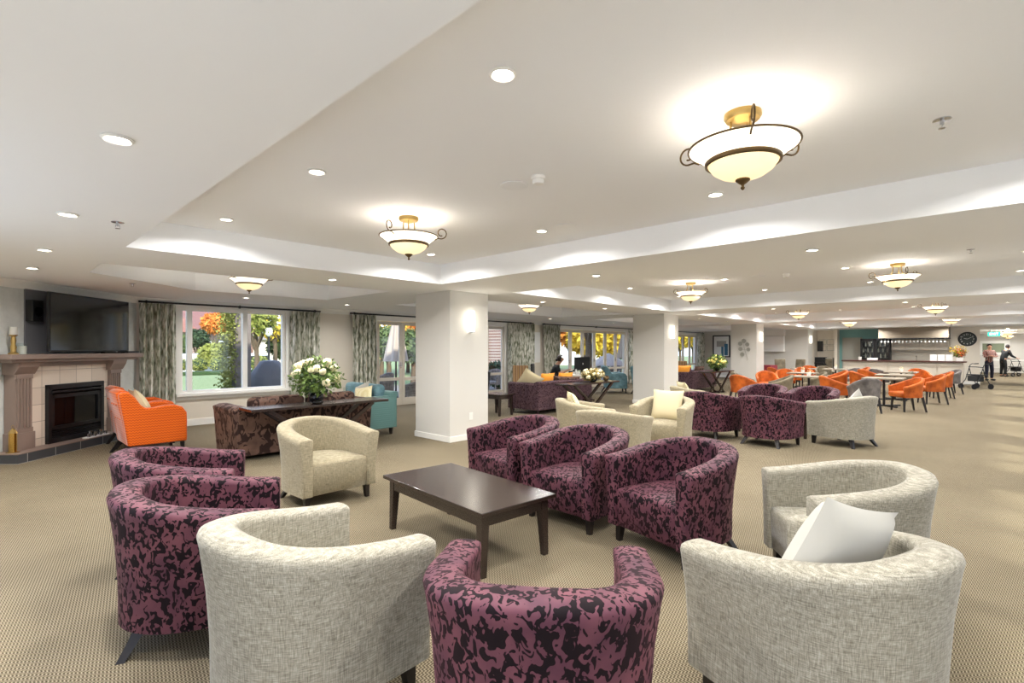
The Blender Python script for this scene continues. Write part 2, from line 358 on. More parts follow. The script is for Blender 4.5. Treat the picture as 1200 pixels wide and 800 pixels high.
obj('window_casing', MB().b2((2.54, YW-.03, .57), (2.62, YW-.001, 2.28)).b2((4.62, YW-.03, .57), (4.70, YW-.001, 2.28)).b2((2.54, YW-.032, 2.28), (4.70, YW-.001, 2.36)).b2((2.54, YW-.032, .5), (4.7, YW-.001, .569)), 'white', w1)
for i, x in enumerate((0, 3.6, 7.2, 10.8, 14.4, 18, 21.6, 25.0)):
    window('window_%d' % (i+2), x, x+2.6, .3, 2.25, YR-.15, [x+.87, x+1.73])
dn = 1
for a, b, _, z1 in OPEN[1:]:
    n_ = 6; wl = (b-a-.08)/n_
    fr = obj('door_%d' % dn, MB().b2((a, YW, 0), (a+.04, YW+.14, z1-.04)).b2((b-.04, YW, 0), (b, YW+.14, z1-.04)).b2((a, YW, z1-.04), (b, YW+.138, z1)).b2((a-.07, YW-.02, 0), (a, YW-.001, z1)).b2((b, YW-.02, 0), (b+.07, YW-.001, z1)).b2((a-.07, YW-.022, z1), (b+.07, YW-.001, z1+.07)), 'white'); fr['kind'] = 'structure'; dn += 1
    for i in range(n_):
        x = a+.04+i*wl; y = YW+.04
        lf = obj('door_leaf', MB().b2((x+.003, y, .01), (x+.085, y+.05, z1-.05)).b2((x+wl-.085, y, .01), (x+wl-.003, y+.05, z1-.05)).b2((x+.085, y+.002, .01), (x+wl-.085, y+.048, .2)).b2((x+.085, y+.002, z1-.14), (x+wl-.085, y+.048, z1-.05)).b2((x+.085, y+.002, .66), (x+wl-.085, y+.048, .74)), 'joinery', fr)
        obj('door_pane', MB().b2((x+.07, y+.022, .19), (x+wl-.07, y+.027, z1-.13)), 'glass', lf)
        if i % 2 == 0: obj('door_handle', MB().tube([(x+wl-.04, y-.045, 1.05), (x+wl-.16, y-.045, 1.05)], .009).tube([(x+wl-.04, y-.045, 1.05), (x+wl-.04, y, 1.05)], .009).b2((x+wl-.055, y-.006, .97), (x+wl-.025, y, 1.13)), 'chrome', lf)
# diagonal fireplace wall: local frame origin at the wall corner, +x to the left along the wall, +y into the room
DX, DY = 1.96, YW
dm = Matrix.Translation((DX, DY, 0)) @ Matrix.Rotation(D2R(225), 4, 'Z')     # local x -> (-.707,-.707); local y -> (.707,-.707)
def diag(name, mb, m, parent=None, **kw):
    o = obj(name, mb, m, parent, **kw)
    if not parent: o.location = (DX, DY, 0); o.rotation_euler = (0, 0, D2R(225))
    return o
dw = diag('wall_corner', MB().b2((-.1, -.2, 0), (4.3, 0, ZS+.2)), 'wallpaper'); dw['kind'] = 'structure'
wlm = MB(); cur = YR-.2
for a, b in ((-1.6, 1.6), (2.6, 5.8)): wlm.b2((XL-.25, cur, 0), (XL, a, ZS+.2)).b2((XL-.25, a, 0), (XL, b, .3)).b2((XL-.25, a, 2.25), (XL, b, ZS+.2)); cur = b
wlm.b2((XL-.25, cur, 0), (XL, 8.3, ZS+.2)); struct('wall_left', wlm, 'cream')
for i, (a, b) in enumerate(((-1.6, 1.6), (2.6, 5.8))):
    mb = MB()
    for y in (a+.03, (a+b)/2, b-.03): mb.b2((XL-.18, y-.03, .3), (XL-.1, y+.03, 2.25))
    mb.b2((XL-.18, a, .3), (XL-.1, b, .36)).b2((XL-.18, a, 2.19), (XL-.1, b, 2.25))
    w_ = struct('window_%d' % (i+10), mb, 'white'); obj('window_pane', MB().b2((XL-.145, a+.03, .33), (XL-.14, b-.03, 2.22)), 'glass', w_)
struct('wall_partition', MB().b2((XP, 6.19, 0), (XP+.82, YW+.1, ZS)), 'column')
struct('wall_far', MB().b2((XE, .27, 0), (XE+.2, 6.4, ZS)).b2((XP+.82, 6.19, 0), (XE+.2, 6.4, ZS)).b2((XE, YR-.2, 2.3), (XE+.2, .27, ZS)).b2((XE, -3.2, 0), (XE+.2, -1.9, ZS)), 'cream')
struct('wall_hall', MB().b2((XE+.2, .36, 0), (36, .5, ZS)).b2((44, -3.2, 0), (44.2, 4, ZS)).b2((36, .36, 0), (36.1, 4, ZS)).b2((36, 4, 0), (44.2, 4.1, ZS)), 'column')
# cornices and skirtings
def cornice(L): return MB().prism([(0, ZS), (.1, ZS), (.1, ZS-.012), (.085, ZS-.03), (.05, ZS-.05), (.02, ZS-.085), (.016, ZS-.105), (0, ZS-.105)], 0, L, 'yz')
o = obj('trim_1', cornice(XP-1.94), 'white', loc=(1.94, YW, 0), smooth=30); o['kind'] = 'structure'
o.scale = (1, -1, 1)
o = obj('trim_2', cornice(4.3), 'white', loc=(DX, DY, 0), rz=D2R(225), smooth=30); o['kind'] = 'structure'
bb = MB()
for a, b in ((1.96, 6.79), (11.61, 14.13), (19.01, 21.33)): bb.b2((a, YW-.015, 0), (b, YW, .13))
struct('baseboard_back', bb, 'white', bevel=.004)
struct('baseboard_far', MB().b2((XP-.015, 6.17, 0), (XP, YW, .13)).b2((XE-.015, .27, 0), (XE, 6.2, .12)), 'white')
# columns
for i, x in enumerate((5.12, 12.35, 19.58)):
    c_ = struct('column', MB().b2((x, 6.19, 0), (x+.83, 7.1, ZS)), 'column')
    obj('baseboard', MB().b2((x-.016, 6.174, 0), (x+.846, 7.116, .09)), 'white', c_, bevel=.004)
# ------------------------------------------------------------------ ceiling fittings
def disc_light(x, y, z, label, grp):
    t = thing('downlight', label, 'ceiling light', (x, y, z), 0, grp)
    obj('trim_ring', MB().lathe([(.058, -.001), (.062, -.008), (.052, -.014), (.044, -.008), (.044, -.001)], n=20), 'white', t, smooth=40)
    obj('lamp_lens', MB().lathe([(.043, -.002), (.043, -.009), (.03, -.0105)], n=20), 'glow', t)
    return t
def area(x, y, z, p, size=.085):
    l = bpy.data.lights.new('downlight_and_fill_lamp', 'AREA'); l.shape = 'DISK'; l.size = size; l.energy = p; l.color = (1, .98, .955); l.spread = D2R(160)
    o = bpy.data.objects.new('downlight_and_fill_lamp', l); C.objects.link(o); o.location = (x, y, z-.018); return o
proto = None
def where(x, y, z):
    tr = z > 2.6
    row = 'recess' if tr else 'beam soffit'
    return row
DL = []
for ti, (xs) in enumerate(((1.58, 3.95), (6.8, 8.85, 11.0), (14.1, 16.15, 18.2), (21.3, 23.4, 25.4))):
    for x in xs:
        for y in (5.15, 3.32, 1.55, -.35): DL.append((x, y, ZT, ti))
for y in (2.79, 4.6, 6.4, 7.95, 1.0, -.8): DL.append((.42, y, ZS, 9))
for ti, x in enumerate((5.35, 12.55, 19.8, 26.9)):
    for y in (1.2, 3.6): DL.append((x, y, ZS, 10+ti))
for x in (3.24, 7.6, 9.8, 15, 17.2, 22.2, 24.4): DL.append((x, 6.36, ZS, 20))
for x in (3.32, 5.29, 8.6, 12.0, 15.6, 18.9, 23): DL.append((x, 9.75, ZS, 21))
ORD = ['first', 'second', 'third', 'fourth', 'fifth', 'sixth', 'seventh', 'eighth']
TN = ['nearest large ceiling recess', 'second large ceiling recess', 'third large ceiling recess', 'farthest large ceiling recess']
d0 = None; cnt = {}
for x, y, z, g in DL:
    cnt[g] = cnt.get(g, 0)+1; k = cnt[g]
    if g < 4:
        rows = ['back', 'second', 'third', 'near']; cols = {0: ['left', 'right']}.get(g, ['left', 'middle', 'right'])
        lab = 'round white downlight in the %s, %s row, %s column' % (TN[g], rows[(k-1) % 4], cols[(k-1)//4])
    elif g == 9: lab = 'round downlight in the flat ceiling at far left, %s from the camera side' % ORD[[1, 2, 3, 4, 0, 5][k-1] if k < 6 else 5]
    elif g < 20: lab = 'round downlight in the %s ceiling cross beam, %s one' % (ORD[g-10], ['near', 'far'][k-1])
    elif g == 20: lab = 'round downlight in the long beam along the columns, %s from the left' % ORD[k-1]
    else: lab = 'round downlight in the soffit by the windows, %s from the fireplace' % ORD[k-1]
    if d0 is None: d0 = disc_light(x, y, z, lab, 'recessed ceiling downlights')
    else: dup(d0, (x, y, z), 0, lab, 'recessed ceiling downlights')
    area(x, y, z, P_DOWN)
# bowl lamps
def make_bowl():
    t = thing('ceiling_lamp', 'x', 'ceiling lamp', (0, 0, 0), 0, 'glass bowl ceiling lamps')
    obj('canopy', MB().lathe([(.001, 0), (.088, 0), (.09, -.02), (.08, -.035), (.05, -.04), (.03, -.05), (.001, -.05)], n=28), 'gold', t, smooth=40)
    for a in (30, 150, 270):
        x, y = .055*math.cos(D2R(a)), .055*math.sin(D2R(a))
        obj('rod', MB().tube([(x, y, -.03), (x*1.1, y*1.1, -.12), (x*1.9, y*1.9, -.19)], .006), 'gold', t, smooth=60)
    obj('glass_flare', MB().lathe([(.262, -.176), (.24, -.188), (.205, -.215), (.176, -.243), (.17, -.24), (.2, -.208), (.236, -.182), (.26, -.172)], n=40), 'bowltop', t, smooth=60)
    obj('glass_bowl', MB().lathe([(.172, -.245), (.166, -.262), (.145, -.29), (.105, -.318), (.06, -.334), (.02, -.34), (.001, -.335)], n=40), 'bowl', t, smooth=60)
    rg = lambda R, z, r: [(R+r*math.cos(q*PI/4), z+r*math.sin(q*PI/4)) for q in range(9)]
    o = obj('rim_ring', MB().lathe(rg(.264, -.174, .0055), n=48), 'bronze', t, smooth=60)
    obj('band_ring', MB().lathe([(.178, -.236), (.184, -.242), (.182, -.258), (.172, -.262), (.168, -.25)], n=40), 'bronze', t, smooth=60)
    obj('finial', MB().lathe([(.001, -.33), (.034, -.334), (.036, -.344), (.02, -.358), (.008, -.366), (.006, -.374), (.011, -.381), (.007, -.39), (.001, -.394)], n=16), 'bronze', t, smooth=50)
    for a in (0, 120, 240):
        ca, sa = math.cos(D2R(a)), math.sin(D2R(a)); pts = []
        for i in range(26):
            q = i/25; ang = -PI/2+q*2.1*PI; r = .052*(1-.55*q)
            rr = .27+.028+r*math.cos(ang); pts.append((rr*ca, rr*sa, -.135+r*math.sin(ang)))
        pts = [(.235*ca, .235*sa, -.20), (.262*ca, .262*sa, -.185)]+pts
        obj('scroll_arm', MB().tube(pts, .005, 6), 'bronze', t, smooth=60)
    return t
BL = [(2.70, .92, 'large glass bowl lamp nearest the camera, right of the first one'), (2.72, 3.88, 'glass bowl lamp in the nearest recess, by the first column')]
BL += [(8.95, .94, 'glass bowl lamp in the second recess, right one'), (8.92, 3.95, 'glass bowl lamp in the second recess, by the second column'),
       (16.1, .95, 'glass bowl lamp in the third recess, right one'), (16.1, 3.95, 'glass bowl lamp in the third recess, left one'),
       (23.3, .95, 'glass bowl lamp in the farthest recess, right one'), (23.3, 3.95, 'glass bowl lamp in the farthest recess, left one'),
       (2.75, 7.95, 'glass bowl lamp in the window recess above the brown sofa'), (8.95, 7.9, 'glass bowl lamp in the window recess right of the first column'),
       (16.1, 7.9, 'glass bowl lamp in the window recess beyond the second column')]
bl0 = make_bowl()
for i, (x, y, lb) in enumerate(BL):
    rz = D2R([87, 82, 85, 85][i % 4])
    if i == 0: bl0.location = (x, y, ZT); bl0.rotation_euler = (0, 0, rz); bl0['label'] = lb
    else: dup(bl0, (x, y, ZT), rz, lb, 'glass bowl ceiling lamps')
    l = bpy.data.lights.new('bowl_lamp', 'POINT'); l.energy = P_BOWL; l.color = (1, .95, .86); l.shadow_soft_size = .06
    o = bpy.data.objects.new('bowl_lamp', l); C.objects.link(o); o.location = (x, y, ZT-.2)
for x, y, lb in ((31.5, -.6, 'glass bowl lamp just inside the hallway'), (35.5, -.6, 'glass bowl lamp in the middle of the hallway'), (40.5, -.8, 'glass bowl lamp deep in the hallway')):
    dup(bl0, (x, y, ZS), 0, lb, 'hallway bowl lamps')
    l = bpy.data.lights.new('hall_lamp', 'POINT'); l.energy = 40; l.color = (1, .97, .92); l.shadow_soft_size = .08
    o = bpy.data.objects.new('hall_lamp', l); C.objects.link(o); o.location = (x, y, ZS-.13); area(x+1, y-.9, ZS, 24); area(x+2, y+.2, ZS, 24)  # the two area lamps have no fitting: fill added to brighten the hallway
# small ceiling devices
tag(obj('smoke_detector', MB().lathe([(.001, 0), (.05, 0), (.052, -.02), (.042, -.024), (.042, -.04), (.036, -.052), (.012, -.056), (.001, -.056)], n=24), 'white', loc=(2.70, 2.3, ZT), smooth=40), 'white smoke detector beside the round speaker grille in the nearest recess', 'smoke detector')
tag(obj('smoke_detector', MB().lathe([(.001, 0), (.05, 0), (.052, -.02), (.042, -.024), (.042, -.04), (.036, -.052), (.012, -.056), (.001, -.056)], n=24), 'white', loc=(8.96, 2.38, ZT), smooth=40), 'white smoke detector in the second ceiling recess', 'smoke detector')
for x, y, lb in ((2.72, 2.55, 'flush round speaker grille beside the smoke detector'), (3.96, 3.02, 'flush round speaker grille beside a downlight in the nearest recess'), (8.86, 2.77, 'flush round speaker grille in the second ceiling recess')):
    tag(obj('ceiling_speaker', MB().lathe([(.001, 0), (.1, 0), (.102, -.006), (.09, -.009), (.001, -.009)], n=30), 'ceil', loc=(x, y, ZT), smooth=40), lb, 'speaker')
for x, y, z, lb in ((3.49, .18, ZT, 'ceiling sprinkler head right of the large bowl lamp'), (8.28, .16, ZT, 'ceiling sprinkler head in the second recess at right'), (.7, 4.64, ZS, 'ceiling sprinkler head in the flat ceiling at left'), (1.5, 8.83, ZS, 'ceiling sprinkler head near the fireplace')):
    tag(obj('sprinkler_head', MB().lathe([(.001, 0), (.04, 0), (.04, -.004), (.01, -.006), (.008, -.03), (.001, -.03)], n=16).lathe([(.001, -.045), (.016, -.045), (.016, -.048), (.001, -.048)], n=12).tube([(.012, 0, -.02), (.014, 0, -.046)], .002, 5).tube([(-.012, 0, -.02), (-.014, 0, -.046)], .002, 5), 'chrome', loc=(x, y, z)), lb, 'sprinkler')
# column sconces
for x, lb in ((5.12, 'lit frosted glass wall sconce on the nearest column'), (12.35, 'lit frosted glass wall sconce on the second column'), (19.58, 'lit frosted glass wall sconce on the third column'), (26.8, 'lit frosted glass wall sconce on the farthest column')):
    t = thing('wall_sconce', lb, 'wall lamp', (x+.42, 6.19, 1.93), 0, 'sconces on the columns')
    obj('bracket', MB().b2((-.05, -.03, -.05), (.05, 0, .05)), 'chrome', t)
    obj('glass_shade', MB().loft([[(.06*math.cos(a*PI/10), -.02-.065*math.sin(a*PI/10), z) for a in range(11)] for z in (-.17, .17)]), 'sconce', t, smooth=40)
    obj('base_clip', MB().b2((-.03, -.09, -.185), (.03, 0, -.17)), 'chrome', t)
    l = bpy.data.lights.new('sconce_lamp', 'POINT'); l.energy = P_SCONCE; l.color = (1, .93, .8); l.shadow_soft_size = .04
    o = bpy.data.objects.new('sconce_lamp', l); C.objects.link(o); o.location = (x+.42, 6.05, 1.95)
tag(obj('power_outlet', MB().b2((-.04, -.008, -.06), (.04, 0, .06)).b2((-.012, -.014, .01), (.012, -.008, .03)), 'white', loc=(5.56, 6.19, .38)), 'small white power outlet low on the nearest column', 'outlet')
# ------------------------------------------------------------------ curtains and rods
def curtain(x0, x1, label, dens=9):
    n = int((x1-x0)*dens*8); mb = MB(); ph = random.random()*6
    def yy(i, z): 
        q = i/8*2*PI; return YW-.12+.05*math.sin(q+ph+.3*math.sin(z*2+i*.13))*(1+.15*z)+.008*math.sin(i*.37+z)
    rings = [[(x0+(x1-x0)*i/n, yy(i, z), z) for i in range(n+1)]+[(x0+(x1-x0)*i/n, yy(i, z)+.006, z) for i in range(n, -1, -1)] for z in (.02, .5, 1., 1.5, 2., 2.31)]
    mb.loft(rings)
    tag(obj('curtain', mb, 'curtain', smooth=60), label, 'curtain', 'leaf patterned curtains')
curtain(1.99, 2.55, 'leaf patterned curtain left of the garden window, by the fireplace')
curtain(4.68, 5.32, 'leaf patterned curtain right of the garden window')
curtain(6.14, 6.8, 'leaf patterned curtain left of the first glass doors')
curtain(11.56, 12.75, 'leaf patterned curtain right of the first glass doors')
curtain(13.3, 14.14, 'leaf patterned curtain left of the folding doors, behind the receptionist')
curtain(18.98, 19.8, 'leaf patterned curtain right of the folding doors')
curtain(25.95, 26.65, 'leaf patterned curtain at the far end, beside the framed picture')
for a, b, lb in ((1.97, 5.36, 'dark curtain rod above the garden window'), (6.1, 12.78, 'dark curtain rod above the first glass doors'), (13.25, 19.85, 'dark curtain rod above the folding doors'), (20.6, 26.7, 'dark curtain rod above the farthest glass doors')):
    t = thing('curtain_rod', lb, 'curtain rod', (a, YW-.1, 2.335))
    obj('pole', MB().tube([(0, 0, 0), (b-a, 0, 0)], .018, 10), 'black', t)
    for q in (.12, (b-a)/2, b-a-.12): obj('bracket', MB().b2((q-.01, 0, -.03), (q+.01, .1, .03)), 'black', t)
# ------------------------------------------------------------------ fireplace
fp = thing('fireplace', 'tiled gas fireplace with taupe mantel and fluted pilasters', 'fireplace', (DX, DY, 0), D2R(225))
obj('tile_surround', MB().b2((.60, .01, .13), (.97, .12, 1.24)).b2((1.98, .01, .13), (2.45, .12, 1.24)).b2((.97, .01, .97), (1.98, .12, 1.24)), 'tile', fp)
def pil(x0, x1):
    mb = MB(); y = .19
    mb.b2((x0, .01, .36), (x1, y-.03, 1.14)).b2((x0-.015, .01, .13), (x1+.015, y+.0, .36))
    n_ = 4; ww = (x1-x0-.06)/n_
    for i in range(n_+1): mb.b2((x0+.02+i*ww, y-.03, .4), (x0+.045+i*ww, y-.015, 1.1))
    mb.b2((x0, y-.03, 1.08), (x1, y-.015, 1.14)).b2((x0, y-.03, .36), (x1, y-.015, .42))
    mb.prism([(.01, 1.14), (y-.02, 1.14), (y+.0, 1.17), (y+.04, 1.24), (y+.06, 1.31), (.01, 1.31)], x0-.03, x1+.03, 'yz')
    return mb
obj('pilaster', pil(.60, .84), 'mantel', fp, bevel=.003); obj('pilaster', pil(2.22, 2.46), 'mantel', fp, bevel=.003)
obj('mantel_shelf', MB().b2((.28, .01, 1.34), (2.68, .31, 1.41)).b2((.34, .01, 1.30), (2.62, .27, 1.34)), 'mantel', fp, bevel=.008)
obj('mantel_frieze', MB().b2((.58, .01, 1.24), (2.48, .15, 1.30)), 'mantel', fp)
fb = obj('firebox', MB().b2((.97, .01, .16), (1.03, .17, .97)).b2((1.92, .01, .16), (1.98, .17, .97)).b2((.97, .01, .90), (1.98, .17, .97)).b2((.97, .01, .16), (1.98, .02, .97)).b2((.97, .01, .13), (1.98, .17, .2)), 'black', fp, bevel=.004)
obj('hood', MB().prism([(.02, .80), (.10, .80), (.2, .855), (.2, .88), (.02, .88)], 1.01, 1.94, 'yz'), 'black', fb)
obj('glass_front', MB().b2((1.05, .12, .36), (1.90, .135, .78)), 'blackgloss', fb); obj('glass_frame', MB().b2((1.03, .12, .32), (1.08, .16, .82)).b2((1.87, .12, .32), (1.92, .16, .82)).b2((1.03, .12, .32), (1.92, .16, .37)).b2((1.03, .12, .77), (1.92, .16, .82)), 'black', fb)
gr = MB()
for i in range(4): gr.b2((1.04, .10, .205+i*.026), (1.91, .15, .218+i*.026))
obj('louvre', gr, 'black', fb)
obj('hearth', MB().b2((.25, .01, 0), (2.65, .37, .118)), 'hearth', fp); obj('hearth_edge', MB().b2((.24, .01, .118), (2.66, .375, .13)), 'mantel', fp)
rc = diag('wall_recess_panel', MB().b2((.52, .0, 1.42), (2.17, .02, 2.31)), mat('dark_grey_recess', (104, 104, 108), .7)); rc['kind'] = 'structure'
tv = thing('television', 'large black flat television on a wall bracket above the mantel', 'television', (DX, DY, 0), D2R(225))
def rotbox(x0, x1, z0, z1, yl, yr, th, back=0):
    # slab whose left end (x1) stands at yl and right end at yr
    return MB().add([(x0, yr+back, z0), (x1, yl+back, z0), (x1, yl+back+th, z0), (x0, yr+back+th, z0), (x0, yr+back, z1), (x1, yl+back, z1), (x1, yl+back+th, z1), (x0, yr+back+th, z1)], [(0, 1, 2, 3), (4, 5, 6, 7), (0, 1, 5, 4), (1, 2, 6, 5), (2, 3, 7, 6), (3, 0, 4, 7)])
obj('tv_case', rotbox(.47, 2.13, 1.44, 2.28, .27, .16, .04), 'black', tv, bevel=.004)
obj('tv_screen', rotbox(.485, 2.115, 1.465, 2.265, .27, .16, .003, .0405), 'tv', tv)
obj('wall_bracket', MB().b2((1.1, .02, 1.7), (1.5, .2, 2.0)), 'black', tv)
sp = thing('wall_speaker', 'small black speaker beside the left edge of the television', 'speaker', (DX, DY, 0), D2R(225))
obj('speaker_case', MB().b2((2.0, .021, 1.86), (2.17, .12, 2.16)), 'black', sp, bevel=.005); obj('speaker_grille', MB().lathe([(.001, 0), (.06, 0), (.07, .01), (.05, .004)], n=20).lathe([(.001, 0)]*2, n=4), 'blackgloss', sp)
kk = kids(sp)[-1]; kk.location = (2.085, .121, 2.0); kk.rotation_euler = (-PI/2, 0, 0)
def ontop(name, label, cat, lx, ly, z, grp=None):
    p = dm @ Vector((lx, ly, 0)); return thing(name, label, cat, (p.x, p.y, z), D2R(225), grp)
t = ontop('candlestick', 'tall gold candlestick with a thick white candle on the mantel', 'candle', 2.50, .17, 1.41)
obj('gold_stem', MB().lathe([(.001, 0), (.055, 0), (.055, .012), (.03, .03), (.026, .06), (.034, .09), (.024, .13), (.03, .18), (.022, .23), (.045, .25), (.045, .256), (.001, .256)], n=20), 'gold', t, smooth=50)
obj('candle', MB().lathe([(.001, .256), (.042, .256), (.042, .36), (.001, .36)], n=20), 'cushionw', t)
t = ontop('jar_candle', 'short white candle in a clear glass jar on the mantel', 'candle', 2.40, .19, 1.41)
obj('candle', MB().lathe([(.001, .004), (.045, .004), (.045, .11), (.001, .11)], n=20), 'cushionw', t); obj('glass_jar', MB().lathe([(.052, 0), (.052, .15), (.050, .15), (.050, .004)], n=24), 'glass', t)
t = ontop('lantern', 'small gold metal lantern standing at the left end of the hearth', 'lantern', 2.54, .20, .13)
obj('frame', MB().lathe([(.001, 0), (.07, 0), (.07, .01), (.001, .01)], n=6).lathe([(.05, .25), (.03, .29), (.012, .31), (.001, .31)], n=6).tube([(.05, 0, .01), (.05, 0, .25)], .006).tube([(-.05, 0, .01), (-.05, 0, .25)], .006).tube([(0, .05, .01), (0, .05, .25)], .006).tube([(0, -.05, .01), (0, -.05, .25)], .006).tube([(0, 0, .3), (.02, 0, .34), (0, 0, .36), (-.02, 0, .34), (0, 0, .3)], .003, 5), 'gold', t)
obj('gold_pane', MB().lathe([(.044, .01), (.044, .25)], n=6), 'brass', t); 
t = ontop('candle_tray', 'white tray of small metal candle cups on the hearth before the fire', 'tray', 1.30, .30, .13)
obj('tray', MB().box((0, 0, .006), (.42, .09, .012)), 'white', t)
for i in range(7): obj('candle_cup', MB().lathe([(.001, .012), (.022, .012), (.025, .06+.02*(i % 3)), (.02, .06+.02*(i % 3)), (.018, .03), (.001, .03)], (-.17+i*.055, (-1)**i*.012, 0), 14), 'chrome', t, smooth=40)
t = ontop('media_player', 'slim black media player at the right end of the mantel', 'media player', .42, .16, 1.41)
obj('case', MB().b2((-.13, -.09, 0), (.13, .09, .035)), 'black', t, bevel=.004); obj('soundbar', MB().b2((.1, -.05, 0), (.55, .03, .02)), 'blackgloss', t)
# ------------------------------------------------------------------ tub chairs
def ssin(a, n): v = math.sin(a); return math.copysign(abs(v)**(2/n), v)
def scos(a, n): v = math.cos(a); return math.copysign(abs(v)**(2/n), v)
def upath(wc, xf, x1, xb, n=2.35, ns=7, na=26):
    p = [(xf+(x1-xf)*i/ns, wc) for i in range(ns)]
    p += [(x1-(x1-xb)*ssin(PI*i/na, n), wc*scos(PI*i/na, n)) for i in range(na+1)]
    p += [(x1+(xf-x1)*i/ns, -wc) for i in range(1, ns+1)]
    return p
def tub_shell(wc, t, xf, x1, xb, zb, ztip, zback, flare=.03, zin=None, nexp=2.35):
    P_ = upath(wc, xf, x1, xb, nexp); zin = zin or zb
    L = [0]
    for a, b in zip(P_, P_[1:]): L.append(L[-1]+math.hypot(b[0]-a[0], b[1]-a[1]))
    rings = []
    def ring(i, sc=1., dx=0.):
        x, y = P_[i]; a, b = P_[max(i-1, 0)], P_[min(i+1, len(P_)-1)]; tx, ty = b[0]-a[0], b[1]-a[1]; q = math.hypot(tx, ty)
        nx, ny = -ty/q, tx/q
        # outward = away from the seat middle
        if nx*(x-.05)+ny*y < 0: nx, ny = -nx, -ny
        u = 1-abs(L[i]/L[-1]*2-1); h = ztip+(zback-ztip)*(u*u*(3-2*u)*.6+.4*min(1, u*1.15))
        h0 = h; hh = t/2*sc; inset = (1-sc)*t*.5
        pr = [(hh-flare-.0, zb+inset), (hh-flare*.95, zb+(h-zb)*.3), (hh-flare*.55, zb+(h-zb)*.62), (hh+.004, h-.07), (hh+.012, h-.03), (hh+.004, h-.010-inset*.4), (hh*.6, h-inset), (0, h+.002-inset), (-hh*.6, h-inset), (-hh-.002, h-.012-inset*.4), (-hh-.004, h-.035), (-hh, h-.1), (-hh, zb+(h-zb)*.45), (-hh, zin+inset)]
        return [(x+dx+nx*o_, y+ny*o_, z) for o_, z in pr]
    s0 = [ring(0, .78, .012), ring(0, .92, .008), ring(0, 1., -.006)]
    e0 = [ring(len(P_)-1, 1., -.006), ring(len(P_)-1, .92, .008), ring(len(P_)-1, .78, .012)]
    return MB().loft(s0+[ring(i) for i in range(1, len(P_)-1)]+e0)
def tub_seat(wc, t, xf, x1, xb, z0, z1, n=2.35, crown=.02):
    wi = wc-t/2+.004; xbi = xb+t/2-.004; P_ = upath(wi, xf, x1, xbi, n, 4, 16)
    cx = (xf+xbi)/2; rings = []
    for z, s in ((z0, .97), (z0+.01, 1), (z1-.06, 1.0), (z1-.03, .99), (z1-.01, .965), (z1, .91), (z1+crown*.6, .7), (z1+crown, .35), (z1+crown*1.05, .05)):
        rings.append([(cx+(x-cx)*s+(.012 if (z > z0+.02 and x > .2 and s > .95) else 0), y*s, z) for x, y in P_])
    return MB().loft(rings)
def make_tub(m, leg='blackleg'):
    t = thing('tub_chair', 'x', 'armchair')
    obj('shell', tub_shell(.345, .125, .36, .06, -.33, .13, .66, .775, .034), m, t, smooth=75)
    obj('seat', tub_seat(.345, .125, .345, .06, -.33, .13, .425), m, t, smooth=75)
    for sy in (-1, 1):
        obj('leg', MB().bar((.29, sy*.31, .135), (.30, sy*.315, 0), .055, .055, .036, .036), leg, t)
        obj('leg', MB().loft([[(x+dx, sy*(y+dy), z) for dx, dy in ((-s, -s), (s, -s), (s, s), (-s, s))] for x, y, z, s in ((-.22, .22, .135, .026), (-.245, .243, .08, .023), (-.29, .28, .0, .018))]), leg, t)
    return t
tubP = make_tub('purple'); tubB = make_tub('linen')
GP, GB = 'purple patterned tub chairs', 'beige tub chairs'
tubs = [
 ('P', .84, 3.12, -24, 'purple patterned tub chair left of the big beige one, in front of another purple one'),
 ('P', 1.00, 4.22, -24, 'purple patterned tub chair behind another, nearest the orange armchairs'),
 ('W', 2.36, 4.84, -88, 'beige tub chair facing the camera beyond the coffee table'),
 ('B', .98, 2.14, 2, 'large beige tub chair at the lower left, seen from behind'),
 ('P', 1.37, 1.15, 37, 'purple patterned tub chair at the bottom centre with its back to the camera'),
 ('B', 2.32, .47, 70, 'beige tub chair at the lower right with a white cushion in it'),
 ('B', 3.66, .62, 126, 'empty beige tub chair behind the one with the white cushion'),
 ('P', 3.62, 1.70, 165, 'purple patterned tub chair rightmost of the three facing the coffee table'),
 ('P', 3.66, 2.62, 178, 'purple patterned tub chair in the middle of the three facing the coffee table'),
 ('P', 3.80, 3.50, 171, 'purple patterned tub chair leftmost of the three, nearest the white column'),
 ('W', 5.95, 4.22, -45, 'beige tub chair with a lattice cushion behind the purple trio'),
 ('W', 5.25, 3.33, 10, 'beige tub chair seen from behind, just behind the purple trio'),
 ('W', 6.98, 3.48, -172, 'beige tub chair holding a cream cushion and facing the camera'),
 ('W', 9.33, 4.1, -45, 'beige tub chair with a cushion beside the second column'),
 ('P', 8.55, 3.45, -8, 'dark purple tub chair with its back turned, left one of the far pair'),
 ('P', 8.46, 2.50, -8, 'dark purple tub chair with its back turned, right one of the far pair'),
 ('P', 10.75, 3.25, 185, 'purple tub chair facing the camera across the far coffee table, left one'),
 ('P', 10.75, 2.38, 178, 'purple tub chair facing the camera across the far coffee table, right one'),
 ('B', 9.25, 1.62, 68, 'beige tub chair seen from behind, standing apart near the dining chairs'),
]
used = set()
for kd, x, y, h, lb in tubs:
    src = tubP if kd == 'P' else tubB
    if kd in used and kd != 'W' or kd == 'W':
        dup(src, (x, y, 0), D2R(h), lb, GP if kd == 'P' else GB, {'beige_linen': 'linenwarm'} if kd == 'W' else None)
    else:
        used.add(kd); src.location = (x, y, 0); src.rotation_euler = (0, 0, D2R(h)); src['label'] = lb; src['group'] = GP if kd == 'P' else GB
